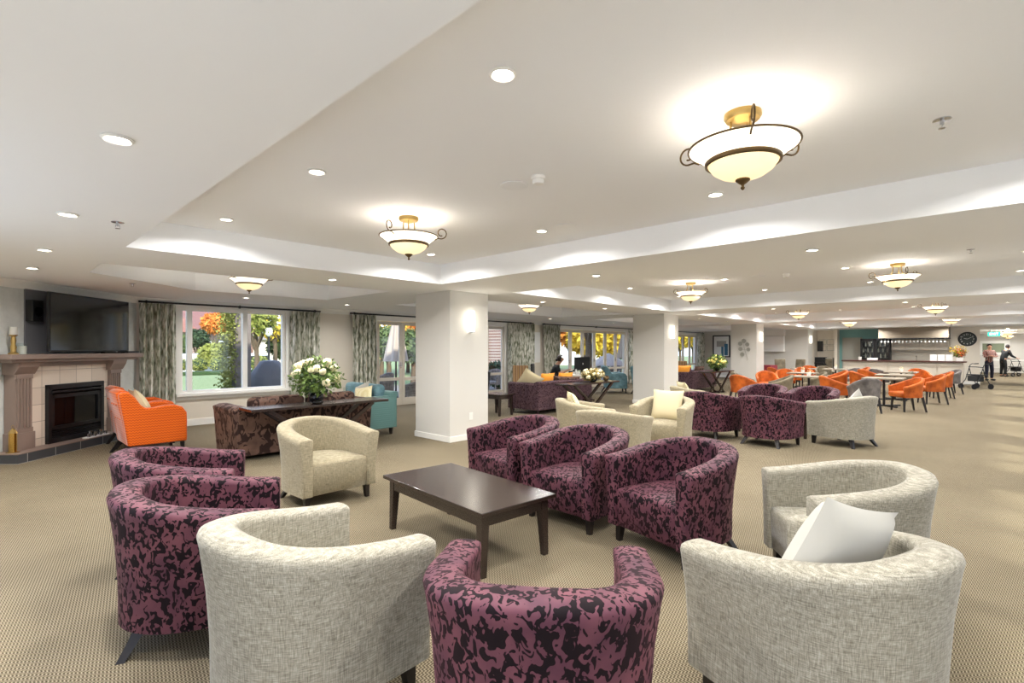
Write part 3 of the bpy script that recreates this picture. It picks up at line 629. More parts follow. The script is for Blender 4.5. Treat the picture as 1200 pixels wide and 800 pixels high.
# ------------------------------------------------------------------ cushions
def pillow_mb(w_, h_, th):
    n = 14; mb = MB(); top = []; bot = []
    for i in range(n+1):
        for j in range(n+1):
            u, v = i/n*2-1, j/n*2-1
            e = (max(0, 1-abs(u)**2.6))*(max(0, 1-abs(v)**2.6)); z = th/2*e**.55
            pin = 1-.07*(1-abs(u)**2)*abs(v)**3; pin2 = 1-.07*(1-abs(v)**2)*abs(u)**3
            top.append((u*w_/2*pin2, v*h_/2*pin, z)); bot.append((u*w_/2*pin2, v*h_/2*pin, -z))
    f = [(i*(n+1)+j, (i+1)*(n+1)+j, (i+1)*(n+1)+j+1, i*(n+1)+j+1) for i in range(n) for j in range(n)]
    mb.add(top+bot, f+[tuple(k+(n+1)**2 for k in reversed(q)) for q in f])
    return mb
def pillow(x, y, z, head, lean, m, label, size=(.44, .44, .15), roll=0., grp=None):
    """stands on its edge, face towards heading, leaning back"""
    o = obj('cushion', pillow_mb(*size), m, smooth=80)
    o.rotation_mode = 'XYZ'
    R = Matrix.Rotation(D2R(head), 4, 'Z') @ Matrix.Rotation(D2R(90-lean), 4, 'Y') @ Matrix.Rotation(D2R(roll), 4, 'Z')
    o.rotation_euler = R.to_euler(); o.location = (x, y, z)
    tag(o, label, 'cushion', grp); return o
pillow(2.25, .44, .67, 66, 20, 'cushionw', 'white fringed cushion in the lower right beige tub chair', (.5, .5, .18), 16)
pillow(5.86, 4.30, .66, -45, 22, 'lattice', 'cream lattice patterned cushion in the beige chair behind the purple trio', (.44, .44, .14), 0)
pillow(7.06, 3.49, .65, -172, 20, 'cushion', 'plain cream cushion in the beige chair that faces the camera', (.46, .46, .15))
pillow(9.22, 4.2, .66, -45, 22, 'cushion', 'cream cushion in the beige chair beside the second column', (.44, .44, .14))
pillow(9.28, 1.50, .64, 68, 14, 'cushionw', 'white patterned cushion peeking over the lone beige chair back', (.36, .36, .12), 45)
# ------------------------------------------------------------------ coffee tables
def coffee(x, y, rz, lx, ly, h, label, m='wenge'):
    t = thing('coffee_table', label, 'coffee table', (x, y, 0), D2R(rz))
    obj('tabletop', MB().b2((-lx/2, -ly/2, h-.028), (lx/2, ly/2, h)), m, t, bevel=.004)
    ax, ay = lx/2-.05, ly/2-.04
    obj('apron', MB().b2((-ax, -ay, h-.11), (ax, -ay+.02, h-.028)).b2((-ax, ay-.02, h-.11), (ax, ay, h-.028)).b2((-ax, -ay, h-.11), (-ax+.02, ay, h-.028)).b2((ax-.02, -ay, h-.11), (ax, ay, h-.028)), m, t)
    for sx in (-1, 1):
        for sy in (-1, 1): obj('leg', MB().bar((sx*(ax-.03), sy*(ay-.03), h-.028), (sx*(ax-.015), sy*(ay-.015), 0), .065, .065, .04, .04), m, t)
    return t
coffee(2.575, 2.95, 85, 1.32, .68, .44, 'dark wooden coffee table in the middle of the foreground chairs')
coffee(9.62, 2.72, 88, 1.2, .62, .44, 'dark coffee table between the far purple tub chairs')
coffee(8.05, 8.05, 90, .62, .5, .48, 'black square side table beside the purple sofa')
# ------------------------------------------------------------------ orange armchairs
def make_arm(mbody, mback=None):
    t = thing('armchair', 'x', 'armchair'); mback = mback or mbody
    side = [(-.30, .16), (-.345, .50), (-.40, .86), (-.37, .90), (-.29, .895), (-.22, .82), (-.16, .72), (-.10, .665), (0, .668), (.12, .69), (.24, .69), (.33, .655), (.385, .57), (.39, .45), (.39, .16)]
    for s_ in (-1, 1): obj('arm', MB().prism(side, s_*.28, s_*.40), mbody, t, bevel=.025)
    obj('backrest', MB().prism([(-.30, .16), (-.345, .5), (-.42, .88), (-.36, .92), (-.27, .90), (-.16, .5), (-.14, .3), (-.14, .16)], -.29, .29), mback, t, bevel=.02)
    obj('seat_base', MB().b2((-.2, -.29, .16), (.37, .29, .3)), mbody, t, bevel=.01)
    obj('seat_cushion', MB().b2((-.18, -.275, .3), (.42, .275, .46)), mbody, t, bevel=.04)
    for i in range(3):
        for j in range(2): obj('back_button', MB().ball((-.39+.045*j, -.16+.16*i, .72-.2*j), .014, 8, 5), mback, t)
    for sy in (-1, 1):
        obj('leg', MB().bar((.34, sy*.33, .165), (.35, sy*.335, 0), .05, .05, .032, .032), 'blackleg', t)
        obj('leg', MB().loft([[(x+dx, sy*.33+dy, z) for dx, dy in ((-s, -s), (s, -s), (s, s), (-s, s))] for x, z, s in ((-.27, .17, .03), (-.31, .1, .026), (-.38, .0, .02))]), 'blackleg', t)
    return t
oa = make_arm('orangec'); oa.location = (1.68, 8.80, 0); oa['label'] = 'orange chevron armchair, the nearer of the two beside the fireplace'; oa['group'] = 'orange armchairs by the fireplace'
dup(oa, (1.76, 9.68, 0), 0, 'orange chevron armchair, the farther of the two, beside the window curtain', 'orange armchairs by the fireplace')
pillow(1.62, 8.80, .66, 0, 22, 'cushion', 'cream cushion on the nearer orange armchair', (.4, .4, .14), 45)
pillow(1.70, 9.68, .66, 0, 22, 'cushion', 'cream cushion on the farther orange armchair', (.4, .4, .14))
ta = make_arm('tealv'); ta.location = (14.9, 9.3, 0); ta.rotation_euler = (0, 0, D2R(-50)); ta['label'] = 'teal armchair left of the second column, the left one of two'; ta['group'] = 'teal armchairs by the folding doors'
dup(ta, (15.25, 8.35, 0), D2R(-70), 'teal armchair partly hidden by the second column', 'teal armchairs by the folding doors')
# ------------------------------------------------------------------ sofas (front towards +Y locally)
def make_sofa(W, Dp, zb, za, m, mc, ncush=2, cush=True, label='x', loc=(0, 0, 0), rz=0, roll=.0, leg=.12, grp=None, mcp=None):
    t = thing('sofa', label, 'sofa', loc, rz, grp)
    obj('base', MB().b2((.02, .06, leg), (W-.02, Dp-.02, .32)), m, t, bevel=.015)
    obj('backrest', MB().prism([(0, leg), (-.0, zb-.1), (-.035, zb-.03), (-.02, zb), (.06, zb+.01), (.14, zb-.02), (.2, .4), (.2, leg)], .006, W-.006, 'yz'), m, t, bevel=.02)
    for s_ in (0, 1):
        x0 = 0 if s_ == 0 else W-.17; sg = -1 if s_ == 0 else 1
        pr = [(x0, leg), (x0-(.0 if sg > 0 else 0), za-.12)] 
        xa, xb_ = x0, x0+.17
        poly = [(xa, leg), (xa-(roll if sg < 0 else 0), za-.08), (xa-(roll*1.4 if sg < 0 else 0), za-.02), (xa+.03, za+.01), (xb_-.03, za+.01), (xb_+(roll*1.4 if sg > 0 else 0), za-.02), (xb_+(roll if sg > 0 else 0), za-.08), (xb_, leg)]
        obj('arm', MB().prism(poly, .022, Dp), m, t, bevel=.025)
    cw = (W-.34)/ncush
    for i in range(ncush):
        obj('seat_cushion', MB().b2((.17+i*cw+.004, .2, .32), (.17+(i+1)*cw-.004, Dp+.02, .46)), m, t, bevel=.04)
        if cush: obj('back_cushion', MB().b2((.19+i*cw+.004, .10, .46), (.15+(i+1)*cw-.004, .30, zb+.12)), mc, t, bevel=.07)
    for x in (.08, W-.08):
        for y in (.08, Dp-.1): obj('leg', MB().bar((x, y, leg+.01), (x, y, 0), .055, .055, .035, .035), 'blackleg', t)
    return t
make_sofa(1.95, .86, .70, .70, 'brownv', 'brownv', 2, True, 'brown crushed velvet sofa seen from behind, facing the garden window', (2.32, 7.12, 0), 0, .04, .06)
make_sofa(1.5, .74, .74, .66, 'tealc', 'tealv', 2, True, 'teal two seat sofa behind the end of the console table with flowers', (5.02, 7.5, 0), D2R(90), .0, .12)
make_sofa(2.1, .95, .74, .70, 'purpsofa', 'purpsofa', 2, False, 'purple brown sofa with orange cushions beyond the first column', (8.55, 7.28, 0), 0, .0, .1)
make_sofa(2.1, .95, .72, .68, 'purpsofa', 'brownv', 2, False, 'dark purple sofa beyond the second column behind the crossed leg table', (16.6, 7.3, 0), 0, .0, .1)
pillow(4.62, 8.02, .68, 180, 18, 'cushionw', 'white cushion on the teal sofa', (.4, .4, .13), 20)
pillow(4.52, 7.78, .66, 200, 18, 'lattice', 'cream and gold lattice cushion on the near end of the teal sofa', (.36, .36, .12), 10)
pillow(8.80, 7.75, .74, 30, 25, 'cushion', 'large cream cushion at the left end of the purple brown sofa', (.5, .5, .16), 35)
pillow(9.25, 7.62, .72, 90, 15, 'orangesilk', 'orange cushion on the purple brown sofa, left one', (.40, .50, .15))
pillow(9.95, 7.62, .72, 90, 15, 'orangesilk', 'orange cushion on the purple brown sofa, right one', (.38, .58, .15))
pillow(9.75, 7.42, .68, 90, 12, 'brownv', 'brown velvet roll cushion along the purple brown sofa back', (.3, 1.1, .18), 3)
pillow(16.85, 7.75, .72, 60, 20, 'orangesilk', 'orange cushion on the dark purple sofa beyond the second column', (.42, .6, .15))
pillow(17.7, 7.55, .70, 90, 14, 'brownv', 'brown velvet cushion on the dark purple sofa beyond the second column', (.36, .8, .15))
# ------------------------------------------------------------------ console tables with crossed legs
def console(x0, x1, y0, y1, h, label, m='wenge'):
    t = thing('console_table', label, 'console table', (x0, y0, 0)); W, D_ = x1-x0, y1-y0
    obj('tabletop', MB().b2((0, 0, h-.035), (W, D_, h)), m, t, bevel=.004)
    for y in (.06, D_-.06):
        obj('leg', MB().bar((W*.12, y, h-.035), (W*.62, y, 0), .05, .05), m, t); obj('leg', MB().bar((W*.88, y, h-.035), (W*.38, y, 0), .05, .05), m, t)
        
    obj('stretcher', MB().b2((W*.49, .06, h*.40), (W*.51, D_-.06, h*.45)).b2((W*.36, .05, 0), (W*.40, D_-.05, .04)).b2((W*.60, .05, 0), (W*.64, D_-.05, .04)), m, t)
    return t
console(2.30, 4.25, 6.58, 7.02, .73, 'long dark console table behind the brown sofa, carrying flowers')
console(8.75, 10.75, 6.55, 6.98, .71, 'dark console table with crossed legs behind the purple brown sofa')
console(16.25, 18.3, 6.52, 6.95, .73, 'dark console table with crossed legs beyond the second column')
# ------------------------------------------------------------------ flowers
def leaves_mb(n, R, c, lsz, seed, sq=(1, 1, 1), shell=.35):
    rnd = random.Random(seed); mb = MB()
    for _ in range(n):
        while True:
            d = Vector((rnd.uniform(-1, 1), rnd.uniform(-1, 1), rnd.uniform(-1, 1)))
            if .05 < d.length < 1: break
        d.normalize(); r = R*(shell+(1-shell)*rnd.random()**.5); p = Vector((c[0]+d.x*r*sq[0], c[1]+d.y*r*sq[1], c[2]+d.z*r*sq[2]))
        a = Vector((rnd.gauss(0, 1), rnd.gauss(0, 1), rnd.gauss(0, 1))).normalized(); b = a.cross(d).normalized(); s_ = lsz*rnd.uniform(.6, 1.3)
        a2 = (d*.5+a*.5).normalized()
        mb.add([p-a2*s_, p+b*s_*.42, p+a2*s_, p-b*s_*.42], [(0, 1, 2, 3)])
    return mb
def bouquet(x, y, z, label, R=.28, nb=16, bm_='bloom', lm='green', vm='blackgloss', seed=1, sq=(1, 1, .8), lsz=.035, bs=.045, tall=.17, nl=420):
    t = thing('flower_arrangement', label, 'flowers', (x, y, z)); rnd = random.Random(seed)
    obj('vase', MB().lathe([(.001, 0), (.05, 0), (.085, .03), (.10, .07), (.09, .12), (.075, .15), (.07, .15), (.07, .1), (.001, .1)], n=24), vm, t, smooth=50)
    obj('foliage', leaves_mb(nl, R*1.13, (0, 0, tall+R*.62), lsz, seed, sq, .3), lm, t); obj('foliage', leaves_mb(nl//2, R*.85, (0, 0, tall+R*.5), lsz, seed+3, sq, .3), 'darkgreen', t)
    st = MB()
    for i in range(9): a = i*.7; st.tube([(0, 0, .08), (R*.5*math.cos(a), R*.5*math.sin(a), tall+R*.6)], .004, 5)
    obj('stem', st, 'darkgreen', t)
    bm0 = MB()
    for k in range(7):
        a = k*2.4; bm0.ball((.35*bs*math.cos(a), .35*bs*math.sin(a), .25*bs*((k % 3)-1)), bs*.72, 8, 6)
    b0 = None
    for i in range(nb):
        a = i*2.399; el = rnd.uniform(-.45, 1.15); rr = R*rnd.uniform(.78, .98)
        p = (rr*sq[0]*math.cos(a)*math.cos(el), rr*sq[1]*math.sin(a)*math.cos(el), tall+R*.62+rr*sq[2]*math.sin(el))
        if b0 is None: b0 = obj('bloom', bm0, bm_, t, loc=p, smooth=60)
        else:
            c = b0.copy(); C.objects.link(c); c.parent = t; c.location = p; c.scale = [rnd.uniform(.75, 1.25)]*3
    return t
bouquet(3.22, 6.78, .73, 'large bouquet of cream roses and green foliage in a black vase', .33, 22, seed=3, lsz=.04, bs=.05, tall=.16, nl=620)
bouquet(9.9, 6.75, .71, 'low spreading cream and gold flower arrangement on the crossed leg table', .20, 18, 'bloom', mat('gold_leaf', (150, 130, 70), .7), 'blackgloss', 8, (1.9, .9, .7), .04, .05, .05, 420)
bouquet(17.35, 6.75, .73, 'bouquet of yellow and white flowers beyond the second column', .3, 22, mat('yellow_bloom', (240, 226, 130), .7), 'green', 'blackgloss', 12, (1, 1, .85), .05, .05, .1, 520)
for i, (x, y) in enumerate(((3.42, 6.70), (3.62, 6.72))):
    tag(obj('glass_candle_holder', MB().lathe([(.001, 0), (.035, 0), (.035, .005), (.006, .012), (.006, .1+.05*(1-i)), (.03, .12+.05*(1-i)), (.034, .2+.05*(1-i)), (.030, .2+.05*(1-i)), (.026, .13+.05*(1-i))], n=16), 'glass', loc=(x, y, .73), smooth=50), ['taller glass candle holder beside the rose bouquet', 'shorter glass candle holder right of the rose bouquet'][i], 'candle holder')
tag(obj('decor_ball', MB().ball((0, 0, .055), .055, 14, 9), 'bronze', loc=(10.45, 6.76, .71), smooth=60), 'dark decorative ball on the crossed leg table, left one', 'ornament')
tag(obj('decor_ball', MB().ball((0, 0, .06), .06, 14, 9), 'bronze', loc=(10.6, 6.82, .71), smooth=60), 'dark decorative ball on the crossed leg table, right one', 'ornament')
tag(obj('pebble_bowl', MB().ball((0, 0, .03), .06, 14, 9, (1.2, .9, .5)), 'blackgloss', loc=(3.17, 6.62, .73), smooth=60), 'flat black stone in front of the black vase', 'ornament')
# ------------------------------------------------------------------ dining chairs and tables
def make_dining(m):
    t = thing('dining_chair', 'x', 'dining chair')
    obj('shell', tub_shell(.275, .055, .25, .02, -.26, .34, .60, .81, .028, .34, 2.3), m, t, smooth=75)
    obj('seat', tub_seat(.275, .055, .27, .02, -.26, .34, .465, 2.3, .015), m, t, smooth=75)
    for sy in (-1, 1):
        obj('leg', MB().bar((.21, sy*.21, .35), (.23, sy*.23, 0), .042, .042, .028, .028), 'blackleg', t)
        obj('leg', MB().bar((-.20, sy*.18, .35), (-.27, sy*.21, 0), .042, .042, .028, .028), 'blackleg', t)
    return t
dch = make_dining('orangev')
DC = [
 ('g', 14.3, 2.1, 30, 'grey velvet dining chair seen from behind at the near end of the long grey table'),
 ('o', 15.2, 1.40, 128, 'orange dining chair nearest the camera on the right side of the long grey table'),
 ('o', 17.75, 1.12, 118, 'orange dining chair second from the front on the right of the dining group'),
 ('o', 20.0, 1.05, 105, 'orange dining chair third from the front on the right of the dining group'),
 ('g', 22.2, .95, 120, 'grey dining chair rightmost, beside the end of the bar counter'),
 ('t', 19.3, 1.95, 100, 'taupe dining chair with a pale rim between the orange ones, right of the grey tables'),
 ('o', 22.2, 1.75, 200, 'bright orange dining chair in front of the bar, facing the camera'),
 ('o', 20.6, 2.95, -40, 'small orange dining chair before the bar, left of the grey tables far end'),
 ('g', 21.4, 2.75, -30, 'dark grey dining chair before the bar, right of a small orange one'),
 ('o', 14.75, 2.85, -52, 'orange dining chair left of the near grey one, turned to the right'),
 ('o', 18.7, 3.5, 120, 'orange dining chair behind the left turned pair, back to the right'),
 ('t', 17.1, 3.75, 115, 'taupe dining chair in the middle left of the dining group, right one'),
 ('t', 14.6, 4.0, 115, 'taupe dining chair behind the far purple tub chairs, left one'),
 ('o', 13.9, 4.75, -15, 'orange dining chair with rounded back behind the far left purple tub chair'),
 ('t', 15.6, 5.35, -50, 'taupe dining chair in front of the third column'),
 ('o', 16.6, 4.95, 205, 'bright orange dining chair facing the camera in front of the screen wall'),
 ('o', 18.75, 5.0, 200, 'orange dining chair behind the bright orange one near the screen wall'),
 ('o', 20.4, 5.75, -40, 'orange dining chair farthest left near the red table'),
 ('o', 20.9, 4.95, 210, 'orange dining chair in the back row before the farthest column'),
 ('o', 23.3, 5.3, 205, 'orange dining chair just left of the farthest column'),
 ('t', 22.8, 4.7, 200, 'pale taupe dining chair below the coffee station'),
 ('g', 21.3, 3.55, 150, 'dark grey dining chair between two orange ones before the bar'),
 ('o', 22.7, 3.5, 120, 'orange dining chair farthest back, left end of the bar'),
 ('o', 18.5, 2.85, -50, 'orange dining chair left of the grey tables, turned to the right'),
]
sw = {'g': {'orange_velvet': 'greyv'}, 't': {'orange_velvet': 'taupev'}, 'o': None}
first = True
for kd, x, y, h, lb in DC:
    if kd == 'o' and first:
        first = False; dch.location = (x, y, 0); dch.rotation_euler = (0, 0, D2R(h)); dch['label'] = lb; dch['group'] = 'velvet dining chairs'
    else: dup(dch, (x, y, 0), D2R(h), lb, 'velvet dining chairs', sw[kd])
M['laminate'] = mat('grey_laminate', (138, 128, 112), .45)
def dtable(x, y, rz, lx, ly, label, m='laminate', rnd=False):
    t = thing('dining_table', label, 'dining table', (x, y, 0), D2R(rz))
    if rnd: obj('tabletop', MB().lathe([(.001, .70), (lx/2, .70), (lx/2, .735), (.001, .735)], n=32), m, t, bevel=.003)
    else: obj('tabletop', MB().b2((-lx/2, -ly/2, .70), (lx/2, ly/2, .735)), m, t, bevel=.004)
    obj('pedestal', MB().lathe([(.001, 0), (.03, 0), (.03, .7), (.001, .7)], n=12), 'black', t)
    obj('foot', MB().bar((-.3, -.3, .02), (.3, .3, .02), .05, .04).bar((-.3, .3, .02), (.3, -.3, .02), .05, .04), 'black', t)
    return t
dtable(16.15, 1.98, 0, .85, .85, 'grey dining table nearest the camera')
dtable(18.4, 2.0, 0, .9, .85, 'grey dining table behind the nearest one')
dtable(20.9, 2.1, 0, .9, .85, 'grey dining table closest to the bar')
dtable(15.7, 3.6, 0, .75, .75, 'dining table between the taupe and orange chairs')
dtable(18.0, 4.3, 0, .75, .75, 'dining table in front of the third column, half hidden')
dtable(21.9, 5.2, 0, .75, .75, 'dining table before the farthest column')
dtable(22.2, 4.2, 0, .75, .75, 'dining table before the coffee station')
for x, y, lb in ((20.9, 2.1, 'small white pot on the grey table closest to the bar'), (15.7, 3.6, 'small white pot on the table between taupe and orange chairs'), (18.0, 4.3, 'small white pot on the half hidden table'), (22.2, 4.2, 'small white pot on the table before the coffee station')):
    t = thing('table_pot', lb, 'plant pot', (x, y, .735)); obj('pot', MB().lathe([(.001, 0), (.04, 0), (.055, .08), (.05, .08), (.04, .02), (.001, .02)], n=14), 'white', t); obj('flowers', leaves_mb(40, .06, (0, 0, .11), .02, 5), 'bloom', t)
# parsons chairs, red tables
def parson(x, y, rz, label, m='stripe', grp='striped high back chairs'):
    t = thing('side_chair', label, 'chair', (x, y, 0), D2R(rz), grp)
    obj('backrest', MB().prism([(-.24, .44), (-.30, 1.0), (-.27, 1.02), (-.24, 1.0), (-.17, .44)], -.22, .22), m, t, bevel=.012); obj('seat', MB().b2((-.23, -.23, .36), (.23, .23, .47)), m, t, bevel=.02)
    for sx in (-1, 1):
        for sy in (-1, 1): obj('leg', MB().bar((sx*.2, sy*.2, .37), (sx*.21, sy*.2, 0), .045, .045, .035, .035), 'blackleg', t)
    return t
p0 = parson(10.4, 9.5, -135, 'brown striped high back chair by the curtain, behind the purple brown sofa')
dup(p0, (17.9, 8.9, 0), D2R(-150), 'brown striped high back chair behind the far sofa, left one', 'striped high back chairs')
dup(p0, (18.6, 8.6, 0), D2R(-150), 'brown striped high back chair behind the far sofa, right one', 'striped high back chairs')
parson(25.1, 6.9, 200, 'taupe high back chair under the white screen, left one', 'taupev', 'taupe chairs at the screen'); parson(25.6, 6.35, 160, 'taupe high back chair under the white screen, right one', 'taupev', 'taupe chairs at the screen')
parson(7.05, 7.75, 150, 'dark high back chair half hidden by the first column', 'blackleg', 'dark side chairs')
def redtable(x, y, label):
    t = thing('cloth_table', label, 'table', (x, y, 0)); obj('tablecloth', MB().b2((-.5, -.5, .45), (.5, .5, .75)), 'red', t, bevel=.01)
    for sx in (-1, 1):
        for sy in (-1, 1): obj('leg', MB().bar((sx*.42, sy*.42, .7), (sx*.42, sy*.42, 0), .05, .05), 'blackleg', t)
redtable(24.5, 7.5, 'table with a dark red cloth below the white screen'); redtable(19.2, 9.2, 'table with a dark red cloth behind the far bouquet')
# ------------------------------------------------------------------ reception desk
t = thing('reception_desk', 'white reception desk in front of the folding doors', 'desk', (12.12, 8.74, 0), D2R(48))
obj('desktop', MB().b2((-.3, -.3, .70), (.95, .3, .74)), 'white', t, bevel=.004); obj('side_panel', MB().b2((-.28, -.28, 0), (-.25, .28, .7)), 'white', t); obj('side_panel', MB().b2((.90, -.28, 0), (.93, .28, .7)), 'white', t); obj('modesty_panel', MB().b2((-.25, -.28, .1), (.9, -.25, .7)), 'white', t)
t = thing('computer_monitor', 'black computer monitor seen from behind on the reception desk', 'monitor', (12.26, 8.74, .74), D2R(70))
obj('screen_case', MB().b2((-.02, -.27, .12), (.02, .27, .50)), 'black', t, bevel=.006); obj('stand', MB().b2((-.02, -.04, 0), (.02, .04, .2)).b2((-.1, -.12, 0), (.1, .12, .015)), 'black', t); obj('sticker', MB().b2((-.024, -.03, .28), (-.0205, .0, .33)), 'paper', t)
t = thing('office_chair', 'black office chair behind the reception desk', 'office chair', (11.45, 9.65, 0), D2R(-60))
obj('backrest', MB().b2((-.28, -.2, .55), (-.22, .2, 1.05)), 'black', t, bevel=.03); obj('seat', MB().b2((-.24, -.24, .42), (.24, .24, .5)), 'black', t, bevel=.03); obj('stem', MB().tube([(0, 0, .06), (0, 0, .43)], .025), 'black', t)
cs = MB()
for i in range(5): cs.bar((0, 0, .08), (.28*math.cos(i*1.257), .28*math.sin(i*1.257), .04), .04, .03)
obj('star_base', cs, 'black', t)
t = thing('tissue_box', 'white tissue box on the reception desk', 'box', (12.05, 8.80, .74)); obj('box', MB().b2((-.09, -.06, 0), (.09, .06, .08)), 'white', t); obj('tissue', MB().loft([[(.03, .0, .08), (-.03, .01, .08), (-.02, -.01, .08)], [(.05, .02, .15), (-.04, .02, .14), (-.01, -.03, .16)]]), 'paper', t)
t = thing('desk_telephone', 'black desk telephone at the right end of the reception desk', 'telephone', (12.42, 9.18, .74)); obj('base', MB().prism([(-.1, 0), (.1, 0), (.1, .03), (-.1, .07)], -.1, .1), 'black', t); obj('handset', MB().bar((-.08, -.06, .09), (.1, -.06, .06), .04, .05), 'black', t)
# notice boards between curtains
t = thing('notice_board', 'orange bordered notice board between the two far curtains', 'notice board', (13.02, YW, 0))
obj('orange_border', MB().b2((-.27, -.02, 1.02), (-.14, 0, 2.05)), mat('orange_board', (232, 96, 40), .6), t); obj('white_sheet', MB().b2((-.12, -.02, 1.02), (.2, 0, 2.05)), 'paper', t)
# ------------------------------------------------------------------ far end: screen, picture, wall art
t = thing('projection_screen', 'white wall cabinet and screen on the far partition wall', 'screen', (XP, 7.15, 0)); 
obj('upper_cabinet', MB().b2((-.32, 0, 2.12), (0, 1.1, 2.40)), 'white', t, bevel=.004); obj('screen_panel', MB().b2((-.29, .02, 1.36), (0, 1.08, 2.10)), 'paper', t)
t = thing('framed_picture', 'large black framed picture with blue figures on the far wall', 'picture', (XP, 9.75, 0))
obj('frame', MB().b2((-.04, 0, 1.05), (0, .06, 2.2)).b2((-.04, .84, 1.05), (0, .9, 2.2)).b2((-.04, 0, 1.05), (0, .9, 1.11)).b2((-.04, 0, 2.14), (0, .9, 2.2)), 'black', t); obj('mount', MB().b2((-.015, .05, 1.1), (-.001, .85, 2.15)), 'paper', t)
obj('printed_shapes', MB().b2((-.019, .12, 1.15), (-.016, .3, 1.75)).b2((-.019, .34, 1.12), (-.016, .46, 1.6)), mat('picture_blue', (60, 110, 140), .6), t); obj('printed_ground', MB().b2((-.018, .2, 1.6), (-.0155, .7, 1.9)), mat('picture_grey', (170, 165, 160), .6), t)
t = thing('metal_wall_art', 'metal flower wall sculpture on the white face of the third column', 'wall art', (19.58, 6.62, 1.5))
R_ = [(0, .28, .085), (.13, .18, .08), (-.12, .15, .075), (.12, -.02, .075), (-.16, -.04, .07), (.06, -.22, .08)]
for a, z, r in R_:
    mb = MB(); 
    for i in range(12): q = i*PI/6; mb.bar((-.03, a, z), (-.04, a+r*math.cos(q), z+r*math.sin(q)), .006, .03)
    mb.ball((-.04, a, z), r*.35, 8, 6, (.4, 1, 1)); obj('petal_disc', mb, 'silver', t)
obj('stem', MB().tube([(-.02, 0, .28), (-.02, 0, .05), (-.02, -.1, -.3), (-.02, -.14, -.42)], .006, 5).tube([(-.02, .12, -.02), (-.02, -.03, -.05), (-.02, -.16, -.04)], .005, 5), 'silver', t)
# ------------------------------------------------------------------ bar
XB = 26.2
t = thing('bar_counter', 'long cream panelled bar counter with a dark wooden top', 'bar counter', (XB, .72, 0))
LB = 3.95
obj('carcass', MB().b2((.03, 0, .0), (.6, LB, .95)), 'joinery', t)
for i in range(5):
    a = .03+i*LB/5; obj('front_panel', MB().b2((0, a, .08), (.03, a+LB/5-.06, .9)).b2((-.012, a+.05, .14), (0, a+LB/5-.11, .17)).b2((-.012, a+.05, .8), (0, a+LB/5-.11, .83)).b2((-.012, a+.05, .14), (0, a+.08, .83)).b2((-.012, a+LB/5-.14, .14), (0, a+LB/5-.11, .83)), 'joinery', t)
obj('countertop', MB().b2((-.1, -.1, .95), (.68, LB+.05, 1.0)), 'walnut', t, bevel=.006)
bh = struct('bulkhead', MB().b2((27.3, 1.2, 1.95), (XE, 3.55, ZS)), mat('taupe_bulkhead', (140, 129, 112), .7))
obj('trim_strip', MB().b2((27.28, 1.18, 1.925), (XE, 3.57, 1.95)), 'black', bh)
g0 = None
for i in range(18):
    lb = 'upside down stemmed glass hanging in the row under the bar bulkhead'
    mb = MB().lathe([(.001, 0), (.035, 0), (.035, -.004), (.005, -.008), (.005, -.08), (.03, -.1), (.034, -.14), (.028, -.17), (.026, -.17), (.031, -.14), (.002, -.1)], n=10)
    if g0 is None: g0 = tag(obj('wine_glass', mb, mat('hanging_glass', (215, 220, 215), .1), loc=(27.38, 1.32+i*.125, 1.925), smooth=50), lb, 'glass', 'hanging bar glasses')
    else: c = g0.copy(); C.objects.link(c); c.location = (27.38, 1.32+i*.125, 1.925)
t = thing('back_bar_cabinet', 'cream cabinets and tiled splashback behind the bar', 'cabinet', (XE, .9, 0))
obj('upper_cupboard', MB().b2((-.33, .35, 1.42), (0, 2.3, 1.9)), 'joinery', t)
for i in range(4): obj('cupboard_door', MB().b2((-.35, .36+i*.485, 1.43), (-.33, .82+i*.485, 1.89)), 'cream', t)
obj('base_cupboard', MB().b2((-.6, .3, 0), (0, 2.3, .9)), 'joinery', t); obj('bench_top', MB().b2((-.62, .28, .9), (0, 2.32, .94)), 'silver', t)
tag(obj('tap', MB().tube([(0, 0, 0), (0, 0, .2), (-.04, 0, .25), (-.12, 0, .24), (-.14, 0, .2)], .012), 'chrome', loc=(28.2, 2.3, .94)), 'chrome tap above the sink behind the bar', 'tap')
for i, (y0, lb) in enumerate(((3.78, 'black glass door drinks fridge behind the bar, left one'), (3.22, 'black glass door drinks fridge behind the bar, right one'))):
    t = thing('drinks_fridge', lb, 'fridge', (28.0, y0, 0), 0, 'drinks fridges'); obj('cabinet', MB().b2((.3, 0, 0), (.55, .54, 1.95)).b2((.02, 0, 0), (.3, .02, 1.95)).b2((.02, .52, 0), (.3, .54, 1.95)).b2((.02, 0, 0), (.3, .54, .1)).b2((.02, 0, 1.9), (.3, .54, 1.95)).b2((.06, .02, 1.06), (.3, .52, 1.075)).b2((.06, .02, 1.32), (.3, .52, 1.335)).b2((.06, .02, 1.58), (.3, .52, 1.595)), 'black', t)
    d = obj('door', MB().b2((-.02, .01, .1), (.02, .06, 1.9)).b2((-.02, .48, .1), (.02, .53, 1.9)).b2((-.02, .01, .1), (.02, .53, .16)).b2((-.02, .01, 1.84), (.02, .53, 1.9)), 'black', t); obj('glass_door', MB().b2((.012, .06, .16), (.018, .48, 1.84)), 'glass', d)
    for j in range(3):
        for q in range(5): obj('bottle', MB().lathe([(.001, 0), (.028, 0), (.028, .12), (.01, .17), (.01, .21), (.001, .21)], (.16, .1+q*.085, 1.08+j*.26), 8), 'silver' if (j+q) % 2 else 'fridgeglass', t)
